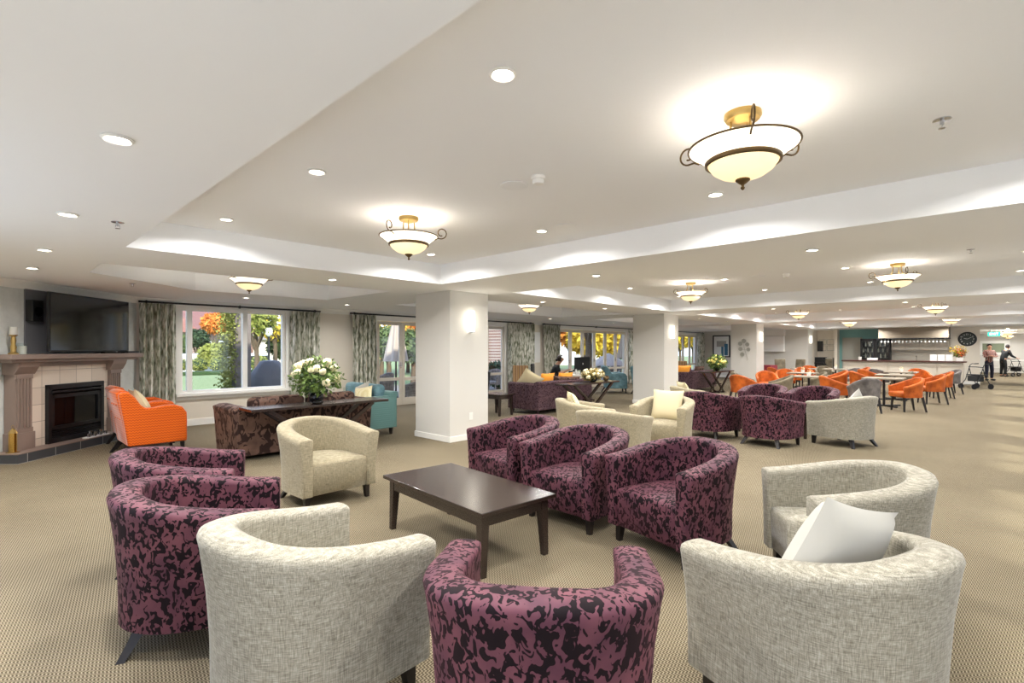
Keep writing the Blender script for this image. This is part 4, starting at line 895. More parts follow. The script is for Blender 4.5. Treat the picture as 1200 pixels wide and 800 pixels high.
dd = struct('door_4', MB().b2((XE-.04, 4.4, 0), (XE-.0, 5.05, 1.95)), 'greydoor'); obj('door_casing', MB().b2((XE-.06, 4.33, 0), (XE, 4.4, 2.02)).b2((XE-.06, 5.05, 0), (XE, 5.12, 2.02)).b2((XE-.06, 4.33, 1.95), (XE, 5.12, 2.02)), 'greydoor', dd)
struct('trim_3', MB().b2((XE-.01, 3.6, 0), (XE-.001, 5.25, ZS)), 'teal')
struct('trim_4', MB().b2((XE-.5, 5.25, 0), (XE, 5.38, ZS)), 'cream')
for i, y in enumerate((1.62, 1.38, 1.14)):
    tag(obj('menu_board', MB().b2((0, -.105, 0), (.012, .105, .26)).b2((.0, -.09, 0), (.09, .09, .006)), 'paper', loc=(26.35, y, 1.0)), ['white menu card standing on the bar, left one of three', 'white menu card standing on the bar, middle one of three', 'white menu card standing on the bar, right one beside the flowers'][i], 'menu card', 'menu cards on the bar')
t = thing('flower_arrangement', 'red orange and yellow flower arrangement on the right end of the bar', 'flowers', (26.4, .83, 1.0))
obj('vase', MB().b2((-.08, -.1, 0), (.08, .1, .15)), 'white', t, bevel=.01); obj('foliage', leaves_mb(160, .2, (0, 0, .3), .05, 4), 'green', t); obj('petals', leaves_mb(120, .19, (0, 0, .34), .045, 9), 'foliageflame', t); obj('yellow_petals', leaves_mb(140, .27, (0, .03, .42), .04, 10, (.8, 1.1, .8), .5), M['leafyellow'], t)['kind'] = 'stuff'
t = thing('coffee_cup', 'white cup stack on the left part of the bar', 'cups', (26.5, 4.1, 1.0)); obj('cup', MB().lathe([(.001, 0), (.05, 0), (.06, .14), (.001, .14)], n=14), 'white', t)
tag(obj('tray_stack', MB().b2((-.12, -.18, 0), (.12, .18, .1)), 'paper', loc=(26.5, 3.65, 1.0), bevel=.01), 'white stack of trays on the left part of the bar', 'trays')
tag(obj('wall_clock', MB().lathe([(.001, 0), (.30, 0), (.30, .02), (.27, .035), (.26, .02), (.001, .02)], n=40), 'black', loc=(XE, .66, 1.9)), 'large round dark wall clock with pale numerals right of the bar', 'clock')
ck = bpy.data.objects['wall_clock']; ck.rotation_euler = (0, -PI/2, 0)
obj('clock_face', MB().lathe([(.001, .021), (.255, .021), (.255, .024), (.001, .024)], n=40), mat('dark_green_clock_face', (44, 54, 52), .5), ck)
for i in range(12):
    a = PI/2-(i+1)*PI/6; cu = bpy.data.curves.new('numeral', 'FONT'); cu.body = str(i+1); cu.size = .085; cu.align_x = 'CENTER'; cu.align_y = 'CENTER'; cu.extrude = .002
    o = textmesh('numeral', cu, 'paper'); o.parent = ck; o.location = (.2*math.sin(a), -.2*math.cos(a), .027); o.rotation_euler = (0, 0, PI/2)
obj('hour_hand', MB().bar((0, 0, .03), (.03, .11, .03), .012, .004), 'paper', ck); obj('minute_hand', MB().bar((0, 0, .033), (.08, -.14, .033), .009, .004), 'paper', ck)
# coffee station
t = thing('coffee_station', 'grey cupboard unit of the coffee station beside the teal wall', 'cabinet', (XE-.45, 5.45, 0)); obj('carcass', MB().b2((0, 0, 0), (.44, .62, 1.05)), 'silver', t); obj('door', MB().b2((-.02, .02, .05), (0, .6, 1.0)), 'taupev', t)
tag(obj('coffee_machine', MB().b2((0, 0, 0), (.4, .5, .3)).b2((-.1, .05, .0), (0, .45, .05)).b2((-.06, .1, .2), (0, .4, .3)), 'black', loc=(XE-.5, 5.75, .78), bevel=.01), 'black coffee machine on the far bench by the column', 'coffee machine')
struct('bench', MB().b2((XE-.55, 6.08, 0), (XE, 6.19, .78)).b2((XE-.52, 5.7, .7), (XE, 6.19, .78)), 'black')
for i, (y, z, lb) in enumerate(((5.62, 1.82, 'small framed certificate, upper right of four on the far wall'), (5.95, 1.82, 'small framed certificate, upper left of four on the far wall'), (5.62, 1.52, 'small framed certificate, lower right of four on the far wall'), (5.95, 1.52, 'small framed certificate, lower left of four on the far wall'))):
    t = thing('certificate_frame', lb, 'picture', (XE, y, z), 0, 'certificates at the coffee station'); obj('frame', MB().b2((-.02, -.15, -.13), (0, .15, .13)), 'silver', t); obj('paper_sheet', MB().b2((-.024, -.13, -.11), (-.0205, .13, .11)), 'cream', t)
tag(obj('framed_photo', MB().b2((-.02, -.12, -.25), (0, .12, .25)), 'black', loc=(XE-.06, 6.05, 1.62)), 'dark framed photo at the edge of the farthest column', 'picture')
# ------------------------------------------------------------------ hallway fittings
t = thing('exit_sign', 'lit green exit sign hanging in the hallway', 'exit sign', (30.4, -.16, 2.13))
obj('sign_box', MB().b2((-.02, -.2, -.09), (.02, .2, .09)), 'exit', t); obj('hanger', MB().b2((-.01, -.12, .09), (.01, -.1, ZS-2.13)).b2((-.01, .1, .09), (.01, .12, ZS-2.13)), 'chrome', t)
cu = bpy.data.curves.new('lettering', 'FONT'); cu.body = 'EXIT'; cu.size = .14; cu.align_x = 'CENTER'; cu.align_y = 'CENTER'; cu.extrude = .001
o = textmesh('lettering', cu, 'sconce'); o.parent = t; o.location = (-.023, 0, 0); o.rotation_euler = (PI/2, 0, -PI/2)
t = thing('framed_picture', 'white framed green landscape picture at the end of the hallway', 'picture', (44, -.2, 1.55)); obj('frame', MB().b2((-.04, -.75, -.45), (0, .75, .45)), 'white', t); obj('print', MB().b2((-.045, -.5, -.28), (-.041, .5, .28)), mat('landscape_print', (120, 130, 104), .6), t)
t = thing('hall_table', 'white console shelf in the hallway behind the walking frame', 'table', (42.6, -.9, 0)); obj('tabletop', MB().b2((-.3, -.8, .78), (.3, .8, .82)), 'white', t); obj('shelf', MB().b2((-.28, -.78, .35), (.28, .78, .38)), 'white', t)
for sx in (-1, 1):
    for sy in (-1, 1): obj('leg', MB().bar((sx*.27, sy*.76, .8), (sx*.27, sy*.76, 0), .05, .05), 'white', t)
def rollator(x, y, rz, label, s_=1.):
    t = thing('rollator', label, 'walking frame', (x, y, 0), D2R(rz))
    for sy in (-.28, .28):
        obj('side_frame', MB().tube([(-.25, sy, .92), (-.12, sy, .93), (-.05, sy, .88), (.12, sy, .35), (.30, sy, .12)], .014).tube([(-.02, sy, .75), (-.1, sy, .45), (-.30, sy, .13)], .014).tube([(-.22, sy, .45), (.1, sy, .45)], .012), 'black', t, smooth=60)
        for x_ in (.30, -.30):
            w_ = obj('wheel', MB().lathe([(.07, -.016), (.098, -.016), (.10, 0), (.098, .016), (.07, .016), (.07, -.016)], n=22), 'rubber', t, loc=(x_, sy, .10)); w_.rotation_euler = (PI/2, 0, 0)
            hb = MB().lathe([(.001, -.012), (.02, -.012), (.02, .012), (.001, .012)], n=12)
            for q in range(5): hb.bar((0, 0, 0), (.07*math.cos(q*1.257), .07*math.sin(q*1.257), 0), .014, .014)
            obj('hub', hb, 'chrome', w_)
        obj('handle', MB().tube([(-.36, sy, .93), (-.22, sy, .925)], .02), 'rubber', t)
    obj('seat', MB().b2((-.2, -.26, .50), (.12, .26, .54)), 'black', t, bevel=.01); obj('bag', MB().b2((-.12, -.22, .28), (.12, .22, .49)), 'darkcloth', t, bevel=.03)
    obj('back_strap', MB().tube([(-.03, -.28, .8), (.12, -.15, .82), (.12, .15, .82), (-.03, .28, .8)], .015), 'black', t)
    return t
rollator(25.45, .36, 133, 'black rollator walking frame parked at the right end of the bar')
rollator(38.3, -1.05, -60, 'black rollator pushed by the person in dark clothes in the hallway')
# ------------------------------------------------------------------ people
def skin_fig(name, verts, edges, m, parent=None, root=0, sub=1):
    me = bpy.data.meshes.new(name); me.from_pydata([v[:3] for v in verts], edges, []); me.materials.append(M[m] if isinstance(m, str) else m)
    o = bpy.data.objects.new(name, me); C.objects.link(o)
    if parent: o.parent = parent
    sk_ = o.modifiers.new('skin', 'SKIN'); sk_.use_smooth_shade = True
    for i, v in enumerate(verts):
        r = v[3]; r = r if isinstance(r, tuple) else (r, r)
        me.skin_vertices[0].data[i].radius = r; me.skin_vertices[0].data[i].use_root = (i == root)
    s = o.modifiers.new('sub', 'SUBSURF'); s.levels = sub; s.render_levels = sub
    return o
def person(name, label, loc, rz, pose, top, bottom, hair, shoes='black', long_top=False, skirt=False, bun=False):
    """local: faces +x. pose gives joints: hip z, lean, knees, feet, elbows, hands"""
    t = thing(name, label, 'person', loc, D2R(rz))
    J = pose; V = []; Ed = []
    def v(p, r): V.append((*p, r)); return len(V)-1
    def e(a, b): Ed.append((a, b))
    pel = v(J['pelvis'], .10); ch = v(J['chest'], .11); up = v(J['upper'], .088); nk = v(J['neck'], .052); hd0 = v(J['jaw'], .068); hd = v(J['head'], (.082, .095)); tp = v(J['crown'], .06)
    e(pel, ch); e(ch, up); e(up, nk); e(nk, hd0); e(hd0, hd); e(hd, tp)
    fx = J['face']; ns = v((J['head'][0]+fx[0]*.105, J['head'][1]+fx[1]*.105, J['head'][2]-.03), .014); e(hd, ns)
    for s_ in ('r', 'l'):
        sg = -1 if s_ == 'r' else 1
        sh = v(J['sh'+s_], .05); el = v(J['el'+s_], .042); wr = v(J['wr'+s_], .028); pm = v(J['pm'+s_], (.036, .018)); e(up, sh); e(sh, el); e(el, wr); e(wr, pm)
        d = (Vector(J['pm'+s_])-Vector(J['wr'+s_])).normalized(); sd = d.cross(Vector((0, 0, 1)));
        if sd.length < .2: sd = Vector((1, 0, 0))
        sd.normalize(); dn_ = Vector((0, 0, -1))
        for k_, (of, ln) in enumerate(((-.030, .062), (-.010, .072), (.010, .068), (.030, .052))):
            a = Vector(J['pm'+s_])+d*.03+sd*of; b = a+d*ln*.55; c = b+(d*.8+dn_*.35).normalized()*ln*.5
            i1 = v(a, .010); i2 = v(b, .009); i3 = v(c, .008); e(pm, i1); e(i1, i2); e(i2, i3)
        a = Vector(J['wr'+s_])+d*.04+sd*(.04*sg); i1 = v(a, .012); b = a+(d*.6+sd*.5*sg).normalized()*.035; i2 = v(b, .010); e(pm, i1); e(i1, i2)
        hp = v(J['hp'+s_], .085); kn = v(J['kn'+s_], .06); an = v(J['an'+s_], .042); ft = v(J['ft'+s_], .036); e(pel, hp); e(hp, kn); e(kn, an); e(an, ft)
    skin_fig('body', V, Ed, 'skin', t)
    # clothes
    V2 = []; E2 = []
    def v2(p, r): V2.append((*p, r)); return len(V2)-1
    a = v2((J['pelvis'][0], J['pelvis'][1], J['pelvis'][2]-.12), (.145, .145)); b0_ = v2((J['pelvis'][0], J['pelvis'][1], J['pelvis'][2]+.04), (.142, .142)); E2.append((a, b0_)); b = v2(J['chest'], (.152, .152)); c = v2(J['upper'], (.142, .142)); E2 += [(b0_, b), (b, c)]
    d_ = v2(tuple(Vector(J['upper']).lerp(Vector(J['neck']), .55)), (.07, .065)); E2.append((c, d_))
    for s_ in ('r', 'l'):
        p1 = v2(J['sh'+s_], .075); p2 = v2(J['el'+s_], .06); E2 += [(c, p1), (p1, p2)]
        if long_top: p3 = v2(tuple(Vector(J['el'+s_]).lerp(Vector(J['wr'+s_]), .95)), .042); E2.append((p2, p3))
        else: V2[p2] = (*Vector(J['sh'+s_]).lerp(Vector(J['el'+s_]), .8), .062)
    skin_fig('shirt', V2, E2, top, t, 0)
    V3 = []; E3 = []
    def v3(p, r): V3.append((*p, r)); return len(V3)-1
    w0 = v3((J['pelvis'][0], J['pelvis'][1], J['pelvis'][2]+.07), .118); a = v3((J['pelvis'][0], J['pelvis'][1], J['pelvis'][2]-.01), .125); E3.append((w0, a))
    for s_ in ('r', 'l'):
        p1 = v3(J['hp'+s_], .092); p2 = v3(J['kn'+s_], .075 if not skirt else .10); E3 += [(a, p1), (p1, p2)]
        if not skirt: p3 = v3(tuple(Vector(J['kn'+s_]).lerp(Vector(J['an'+s_]), .97)), .06); E3.append((p2, p3))
    if skirt:
        px3 = J['pelvis']; obj('skirt', MB().lathe([(.15, .10), (.18, .0), (.21, -.2), (.235, -.46), (.225, -.46), (.17, 0), (.14, .09)], px3, 24, .8, 1.), bottom, t, smooth=60)
    else: skin_fig('trousers', V3, E3, bottom, t, 0)
    hx = Vector(J['head']); f = Vector((fx[0], fx[1], 0))
    hm = MB().ball((0, 0, 0), .104, 14, 10, (1, .93, 1.1))
    keep = [];  # drop the faces over the face
    hv = [Vector(q) for q in hm.v]
    hm.f = [q for q in hm.f if not (sum((hv[i].dot(f) for i in q))/len(q) > .02 and sum(hv[i].z for i in q)/len(q) < .055)]
    ho = obj('hair', hm, hair, t, loc=(hx.x-f.x*.012, hx.y-f.y*.012, hx.z+.02), smooth=60); 
    if bun: obj('hair_bun', MB().ball((0, 0, 0), .045, 10, 7), hair, t, loc=(hx.x-f.x*.12, hx.y-f.y*.12, hx.z-.02), smooth=60)
    sd = Vector((-f.y, f.x, 0))
    for sg in (-1, 1):
        obj('eye', MB().ball((0, 0, 0), .012, 8, 6), 'black', t, loc=tuple(hx+f*.086+sd*.034*sg))
        obj('ear', MB().ball((0, 0, 0), .022, 8, 6, (.6, .5, 1.2)), 'skin', t, loc=tuple(hx+sd*.088*sg-Vector((0, 0, .01))))
        s_ = 'l' if sg > 0 else 'r'; fp_ = Vector(J['ft'+s_]); an_ = Vector(J['an'+s_]); fd = (fp_-an_); fd.z = 0; fd = fd.normalized() if fd.length > .01 else Vector((1, 0, 0))
        obj('shoe', MB().ball((0, 0, 0), .1, 12, 8, (1.35, .5, .5)), shoes, t, loc=tuple(an_+fd*.07-Vector((0, 0, an_.z-.05))), rz=math.atan2(fd.y, fd.x), smooth=60)
    obj('mouth', MB().ball((0, 0, 0), .016, 8, 5, (.4, 1, .35)), mat('lips', (150, 84, 76), .5), t, loc=tuple(hx+f*.084-Vector((0, 0, .062))), rz=math.atan2(f.y, f.x))
    return t
def stand(face=(1, 0, 0), lean=0., arms='cross'):
    L_ = lean
    J = dict(pelvis=(0, 0, .93), chest=(.02+L_*.4, 0, 1.17), upper=(.01+L_*.8, 0, 1.36), neck=(.02+L_, 0, 1.455), jaw=(.04+L_*1.15, 0, 1.515), head=(.04+L_*1.25, 0, 1.60), crown=(.03+L_*1.3, 0, 1.66), face=face)
    for s_, g in (('r', -1), ('l', 1)):
        J['sh'+s_] = (L_*.85, g*.18, 1.38); J['hp'+s_] = (0, g*.09, .86); J['kn'+s_] = (.03, g*.11, .49); J['an'+s_] = (-.01, g*.12, .08); J['ft'+s_] = (.12, g*.14, .035)
        if arms == 'cross': J['el'+s_] = (.08, g*.27, 1.12); J['wr'+s_] = (.25, -g*.02, 1.14+.02*g); J['pm'+s_] = (.26, -g*.10, 1.15+.02*g)
        elif arms == 'push': J['el'+s_] = (.12+L_*.6, g*.24, 1.12); J['wr'+s_] = (.38+L_*.5, g*.25, 1.0); J['pm'+s_] = (.45+L_*.5, g*.25, .98)
        else: J['el'+s_] = (-.02, g*.25, 1.10); J['wr'+s_] = (.12, g*.22, .95); J['pm'+s_] = (.18, g*.18, .98)
    return J
person('person', 'man with folded arms in a striped shirt and dark trousers in the hallway entrance', (32.6, .0, 0), 215, stand(), 'shirt', 'navy', 'hair', long_top=True)
person('person', 'stooped person in dark clothes pushing a rollator away in the hallway', (37.6, -.55, 0), -50, stand(lean=.16, arms='push'), 'darkcloth', 'darkcloth', 'hair', long_top=True)
person('person', 'person in a blue uniform dress at the right edge of the picture', (34.2, -1.62, 0), 170, stand(arms='side'), mat('blue_uniform', (60, 78, 130), .85), mat('blue_uniform_skirt', (44, 56, 104), .85), 'hair', skirt=True)
Js = dict(pelvis=(0, 0, .52), chest=(.04, 0, .76), upper=(.10, 0, .95), neck=(.15, 0, 1.05), jaw=(.20, 0, 1.10), head=(.22, 0, 1.18), crown=(.21, 0, 1.24), face=(.96, 0, 0))
for s_, g in (('r', -1), ('l', 1)):
    Js['sh'+s_] = (.09, g*.17, .96); Js['el'+s_] = (.16, g*.24, .74); Js['wr'+s_] = (.38, g*.16, .84 if g < 0 else .80); Js['pm'+s_] = (.44, g*.12, .86 if g < 0 else .82)
    Js['hp'+s_] = (.04, g*.09, .5); Js['kn'+s_] = (.42, g*.12, .5); Js['an'+s_] = (.40, g*.12, .08); Js['ft'+s_] = (.52, g*.12, .035)
person('person', 'receptionist with dark tied hair in a dark top seated at the desk', (11.75, 9.42, 0), -42, Js, 'darkcloth', 'darkcloth', 'hair', bun=True)
# ------------------------------------------------------------------ outdoors
GZ = -.12
struct('patio_ground', MB().b2((-4, YW+.2, GZ-.1), (40, 19, GZ)), 'concrete')
struct('lawn_ground', MB().b2((-60, 19, GZ-.2), (120, 42, GZ-.02)).b2((-60, YW+.3, GZ-.2), (-4, 19, GZ-.02)).b2((40, 12, GZ-.2), (120, 19, GZ-.02)).b2((-100, 42, -1.0), (160, 160, -.9)), 'lawn')
def x_thick(l): return 'thick' in l
def tree(x, y, label, kind='leafyellow', H=6., R=2.2, n=1500, seed=1, lsz=.2, base=GZ, trunk=True, sq=(1, 1, .85), name='tree', cat='tree', grp='garden trees'):
    t = thing(name, label, cat, (x, y, base), 0, grp)
    if trunk:
        mb = MB().tube([(0, 0, 0), (.05, .02, H*.3), (.0, .05, H*.62)], .24 if x_thick(label) else .13, 8, .09)
        for i in range(5): a = i*1.26; mb.tube([(0, .03, H*.38), (R*.35*math.cos(a), R*.35*math.sin(a), H*.6), (R*.6*math.cos(a), R*.6*math.sin(a), H*.78)], .06, 6, .02)
        obj('trunk', mb, 'trunk', t, smooth=50)
    obj('crown', leaves_mb(n, R, (0, 0, H-R*sq[2]), lsz, seed, sq, .35), kind, t)
    return t
def bush(x, y, label, kind, R, seed, base=GZ, sq=(1, 1, .8), n=900, lsz=.07, grp='garden bushes', top=None):
    t = thing('bush', label, 'bush', (x, y, base), 0, grp)
    obj('core', MB().ball((0, 0, R*sq[2]*.95), R*.86, 14, 9, sq), 'leafdark', t, smooth=60); obj('leaf_cover', leaves_mb(n, R, (0, 0, R*sq[2]), lsz, seed, sq, .86), kind, t); return t
cc, ss = math.cos(YAW), math.sin(YAW)
def at(x, d): u = (x-600)/591*d; return (cc*d+ss*u, ss*d-cc*u)     # map a bearing and a distance to a ground position
p = at(229, 12.6)
# ivy pillar
px_ = at(281, 12.9); t = thing('ivy_pillar', 'grey brown verandah pillar outside the window, overgrown with ivy', 'pillar', (px_[0], px_[1], GZ))
obj('shaft', MB().b2((-.16, -.2, 0), (.2, .2, 3.4)), 'stone', t)
iv = MB()
rnd = random.Random(5)
for i in range(3000):
    z = rnd.random()*3.2; a = Vector((-.27+rnd.gauss(0, .1), rnd.uniform(-.28, .22), z)); d = Vector((rnd.gauss(0, 1), rnd.gauss(0, 1), rnd.gauss(0, 1))).normalized(); b = d.cross(Vector((.3, .2, 1))).normalized()
    s_ = .042; iv.add([a-d*s_, a+b*s_*.7, a+d*s_, a-b*s_*.7], [(0, 1, 2, 3)])
obj('ivy', iv, 'leaflime', t)
q = at(272, 12.5); t = thing('flower_pot', 'pink flowers in a pot below the ivy pillar', 'flowers', (q[0], q[1]-.1, GZ)); obj('pot', MB().lathe([(.001, 0), (.12, 0), (.18, .4), (.16, .4), (.001, .35)], n=16), 'stone', t); obj('petals', leaves_mb(240, .2, (0, 0, .52), .035, 2, (1, 1, .6)), 'pink', t); t.location.y -= .25
hd_ = thing('low_hedge', 'low clipped hedge just outside the garden window', 'hedge', (1.2, 12.9, GZ)); obj('hedge_core', MB().b2((0, 0, 0), (2.6, .4, .48)), 'leafdark', hd_); 
hl = MB(); rnd = random.Random(9)
for i in range(1400):
    a = Vector((rnd.uniform(0, 2.6), rnd.choice((0, .4, rnd.random()*.4)), rnd.choice((.5, rnd.random()*.5)))); d = Vector((rnd.gauss(0, 1), rnd.gauss(0, 1), rnd.gauss(0, 1))).normalized(); b = d.cross(Vector((.3, .2, 1))).normalized(); s_ = .03
    hl.add([a-d*s_, a+b*s_*.7, a+d*s_, a-b*s_*.7], [(0, 1, 2, 3)])
obj('leaf_cover', hl, 'leafgreen', hd_)
# barbecue under cover
q = at(316, 13.9); t = thing('covered_barbecue', 'barbecue under a draped grey cover outside the window', 'barbecue', (q[0], q[1], GZ), D2R(-20))
rings = []
for z, wx, wy, am in ((0, .60, .38, .05), (.3, .60, .36, .04), (.6, .58, .34, .03), (.85, .56, .31, .015), (.95, .46, .27, .01), (1.16, .30, .24, .01), (1.27, .24, .18, 0), (1.29, .1, .08, 0)):
    r = []
    for j in range(48):
        a = 2*PI*j/48; k_ = am*math.sin(7*a+z*3); r.append(((wx+k_)*scos(a, 4), (wy+k_)*ssin(a, 4), z))
    rings.append(r)
obj('fabric_cover', MB().loft(rings), 'cover', t, smooth=50)
t = thing('lamp_post', 'black garden lamp post beyond the barbecue', 'lamp post', (*at(315, 24), GZ)); obj('post', MB().tube([(0, 0, 0), (0, 0, 2.2)], .05, 10), 'black', t); obj('lantern', MB().lathe([(.05, 2.2), (.16, 2.3), (.18, 2.62), (.05, 2.8), (.001, 2.85)], n=10), 'paper', t); obj('cap', MB().lathe([(.2, 2.62), (.05, 2.82), (.001, 2.9)], n=10), 'black', t)
# lawn border, round bushes, van, house
tag(obj('green_kerb', MB().b2((at(190, 35)[0]-2, 35.2, GZ), (14, 35.9, GZ+.22)), 'darkgreen'), 'dark green raised kerb across the far side of the lawn', 'kerb')
for i, (x, d, R) in enumerate(((210, 36, .56), (233, 36, .60), (256, 36, .60), (189, 36, .56), (304, 36, .66))):
    bush(*at(x, d), ['round clipped bush behind the left window mullion', 'round clipped bush in the middle of the garden window view', 'round clipped bush left of the ivy pillar', 'round clipped bush hidden by the left curtain edge', 'round clipped bush left of the barbecue'][i], 'leaflime', R, 20+i, GZ, (1.1, 1.1, .85), 700, .07)
def van(x, y, rz, label, base=-.9):
    t = thing('parked_van', label, 'car', (x, y, base), D2R(rz)); side = [(-2.3, .35), (-2.35, 1.2), (-2.1, 1.9), (-1.9, 2.0), (.9, 2.0), (1.7, 1.25), (2.3, 1.05), (2.4, .5), (2.3, .35)]
    obj('body', MB().prism(side, -.9, .9), 'white', t, bevel=.06); obj('side_window', MB().prism([(-1.9, 1.3), (-1.85, 1.8), (.8, 1.8), (1.35, 1.3)], -.92, .92), 'blackgloss', t)
    for sx in (-1.5, 1.5):
        for sy in (-.85, .85): w_ = obj('wheel', MB().lathe([(.001, -.1), (.33, -.1), (.33, .1), (.001, .1)], n=20), 'rubber', t, loc=(sx, sy, .33)); w_.rotation_euler = (PI/2, 0, 0)
van(*at(238, 43), 40, 'white van parked beyond the round bushes'); van(*at(296, 44), 40, 'white car parked beyond the garden, right of the pillar')
def house(x, y, rz, L, D_, eave, ridge, label, base=-.9, wall_m='brick', roof_m='roof'):
    t = thing('house', label, 'house', (x, y, base), D2R(rz)); obj('wall', MB().b2((-L/2, -D_/2, 0), (L/2, D_/2, eave)), wall_m, t)
    obj('roof', MB().loft([[(-L/2-.5, -D_/2-.5, eave), (L/2+.5, -D_/2-.5, eave), (L/2+.5, D_/2+.5, eave), (-L/2-.5, D_/2+.5, eave)], [(-L/2+2, -.05, ridge), (L/2-2, -.05, ridge), (L/2-2, .05, ridge), (-L/2+2, .05, ridge)]]), roof_m, t)
    obj('gutter', MB().b2((-L/2-.55, -D_/2-.6, eave-.12), (L/2+.55, -D_/2-.48, eave+.1)), 'white', t)
    n_ = max(2, int(L/3))
    for i in range(n_):
        xx = -L/2+(i+.5)*L/n_; f_ = obj('window_frame', MB().b2((xx-.7, -D_/2-.08, eave*.38), (xx+.7, -D_/2, eave*.8)), 'white', t); obj('window_glass', MB().b2((xx-.6, -D_/2-.1, eave*.42), (xx-.04, -D_/2-.08, eave*.76)).b2((xx+.04, -D_/2-.1, eave*.42), (xx+.6, -D_/2-.08, eave*.76)), 'blackgloss', f_)
    return t
house(*at(232, 62), 45, 15, 9, 4.2, 7.2, 'brick house with a tiled roof beyond the garden'); house(*at(352, 72), 40, 11, 8, 3.6, 6.0, 'pale house behind the lamp post', wall_m='cream', roof_m='concrete')
house(*at(580, 32), 10, 5, 5, 5.6, 8.0, 'red brick building seen through the glass doors', GZ)
house(*at(660, 54), 10, 7, 6, 3.2, 5.2, 'white building beyond the patio behind the receptionist', GZ, 'white', 'concrete')
TREES = [(231, 48, 3.3, .95, 'leafdark', 'dark green conifer left in the garden window'), (204, 46, 3.0, 1.3, 'leafgreen', 'grey green tree at the left edge of the garden window'),
 (252, 52, 5.2, 1.3, 'leaforange', 'orange autumn tree behind the brick house'), (214, 80, 7.4, 3.2, 'leafred', 'red brown autumn tree above the brick house roof'), (246, 92, 10.2, 3.2, 'leafdark', 'dark round tree on the skyline'),
 (250, 40, 1.9, 1.0, 'leaflime', 'pale green shrub tree before the brick house'), (300, 24, 3.9, 1.0, 'leaflime', 'yellow green tree behind the barbecue'), (322, 28, 4.9, 1.7, 'leafyellow', 'yellow autumn tree in the right pane of the garden window'),
 (338, 30, 3., 1.2, 'leafgreen', 'green tree right of the garden window'), (447, 28, 4.4, 2.0, 'leafyellow', 'yellow tree behind the closed umbrella'), (486, 30, 4.6, 1.7, 'leaforange', 'orange tree right of the closed umbrella'),
 (455, 22, 2.6, .9, 'leafgreen', 'green shrub behind the closed umbrella'), (484, 22, 2.5, .9, 'leafgreen', 'green shrub beside the first column'), (585, 20, 1.1, .6, 'leafdark', 'dark shrub outside the glass doors beyond the column'),
 (690, 22, 4.6, 1.0, 'leaflime', 'tree with a thick mossy trunk outside the folding doors'), (668, 40, 4.4, 1.6, 'leaforange', 'orange tree at the left of the folding doors view'), (707, 36, 4.5, 2.1, 'leafyellow', 'bright yellow tree outside the folding doors, left one'),
 (733, 40, 4.8, 2.2, 'leafyellow', 'bright yellow tree outside the folding doors, right one'), (797, 44, 4.6, 1.8, 'leafyellow', 'yellow tree beyond the second column'), (812, 52, 5, 2.0, 'leafgreen', 'green tree beyond the second column'), (829, 60, 5.4, 2.2, 'leaflime', 'lime green tree farthest to the right'), (722, 58, 3.6, 2.0, 'leafdark', 'dark hedge tree under the yellow ones'), (686, 30, 3.2, 1.1, 'leafyellow', 'low yellow tree behind the mossy trunk'), (478, 34, 3.6, 1.6, 'leafyellow', 'yellow tree behind the orange one by the umbrella')]
for i, (x, d, H_, R, kd, lb) in enumerate(TREES):
    if x == 249 or x == 215 or x == 240: base = -.9
    else: base = GZ if d < 40 else -.9
    tree(*at(x, d), lb, kd, H_-base if base < -.5 else H_, R, 1300 if d < 40 else 1600, i, .13 if d < 30 else .26, base)
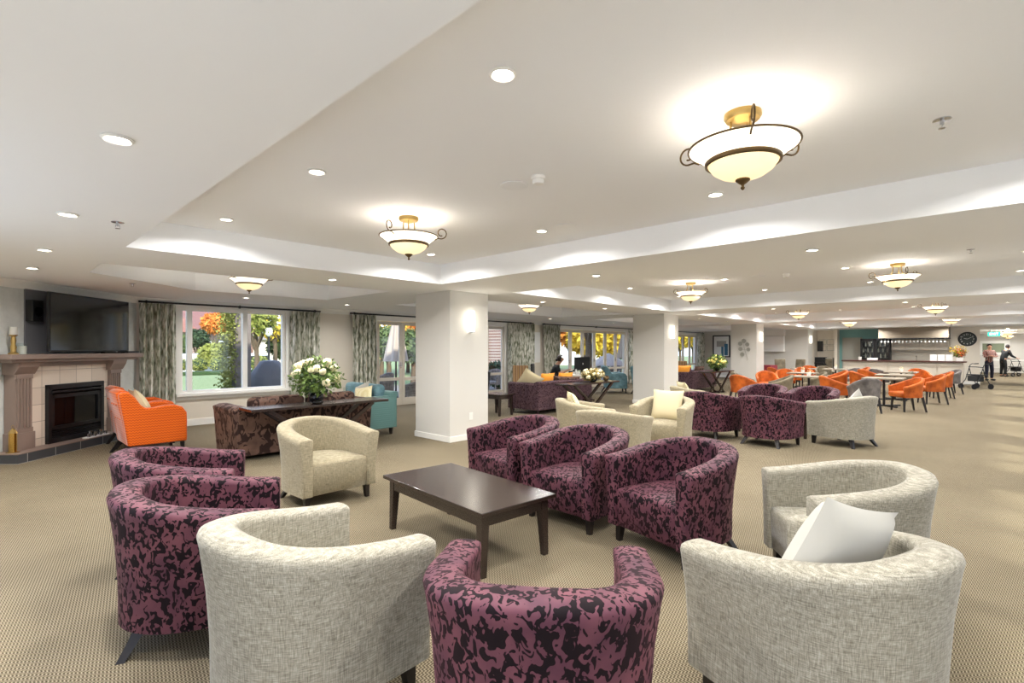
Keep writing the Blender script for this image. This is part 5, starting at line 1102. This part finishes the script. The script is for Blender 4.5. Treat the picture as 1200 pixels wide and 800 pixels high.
# closed patio umbrella and wicker furniture
def umbrella(x, y, label, h=2.9):
    t = thing('patio_umbrella', label, 'umbrella', (x, y, GZ)); obj('pole', MB().tube([(0, 0, 0), (0, 0, h)], .03, 10), 'black', t); rings = []
    for z, r in ((1.2, .36), (1.6, .29), (2.1, .19), (2.45, .12), (2.55, .14), (2.7, .12), (h+.05, .02)): rings.append([((r*(1+.16*math.cos(8*a)))*math.cos(a), (r*(1+.16*math.cos(8*a)))*math.sin(a), z) for a in [2*PI*j/48 for j in range(48)]])
    obj('folded_canopy', MB().loft(rings), 'umb', t, smooth=50); obj('base_plate', MB().b2((-.3, -.3, 0), (.3, .3, .06)), 'black', t)
umbrella(*at(464, 16.6), 'closed grey patio umbrella outside the first glass doors')
umbrella(*at(733, 22.6), 'closed grey patio umbrella outside the folding doors')
def wick(x, y, rz, label):
    t = thing('wicker_chair', label, 'garden chair', (x, y, GZ), D2R(rz), 'grey wicker patio chairs')
    obj('shell', tub_shell(.29, .05, .27, .0, -.28, .32, .64, .88, .02), 'wicker', t, smooth=70); obj('seat', tub_seat(.29, .05, .27, 0, -.28, .34, .44), 'wicker', t, smooth=70)
    for sx in (-1, 1):
        for sy in (-1, 1): obj('leg', MB().tube([(sx*.22, sy*.22, .34), (sx*.25, sy*.25, 0)], .015), 'umb', t)
    return t
wk = wick(*at(449, 14.2), 60, 'grey wicker patio chair nearest the first glass door handle side')
for x, d, rz, lb in ((449, 15.6, 100, 'grey wicker patio chair behind the nearest one'), (489, 13.9, 130, 'grey wicker patio chair beside the first column'), (577, 18.2, 200, 'grey wicker patio chair beyond the first column'), (697, 22, 150, 'grey wicker patio chair outside the folding doors'), (720, 22.4, 190, 'grey wicker patio chair under the folded umbrella')):
    dup(wk, (*at(x, d), GZ), D2R(rz), lb, 'grey wicker patio chairs')
t = thing('patio_table', 'round patio table outside the first glass doors', 'table', (*at(470, 14.9), GZ)); obj('tabletop', MB().lathe([(.001, .70), (.5, .70), (.5, .73), (.001, .73)], n=28), 'umb', t); obj('pedestal', MB().tube([(0, 0, 0), (0, 0, .7)], .04), 'black', t)
t = thing('market_umbrella', 'open pale grey umbrella over the patio outside the folding doors', 'umbrella', (*at(713, 24), GZ)); obj('pole', MB().tube([(0, 0, 0), (0, 0, 1.38)], .03), 'black', t)
obj('canopy', MB().loft([[(r*math.cos(PI/4*j), r*math.sin(PI/4*j), z) for j in range(8)] for r, z in ((1.0, .80), (.97, .85), (.5, 1.15), (.04, 1.4))]), 'umb', t)
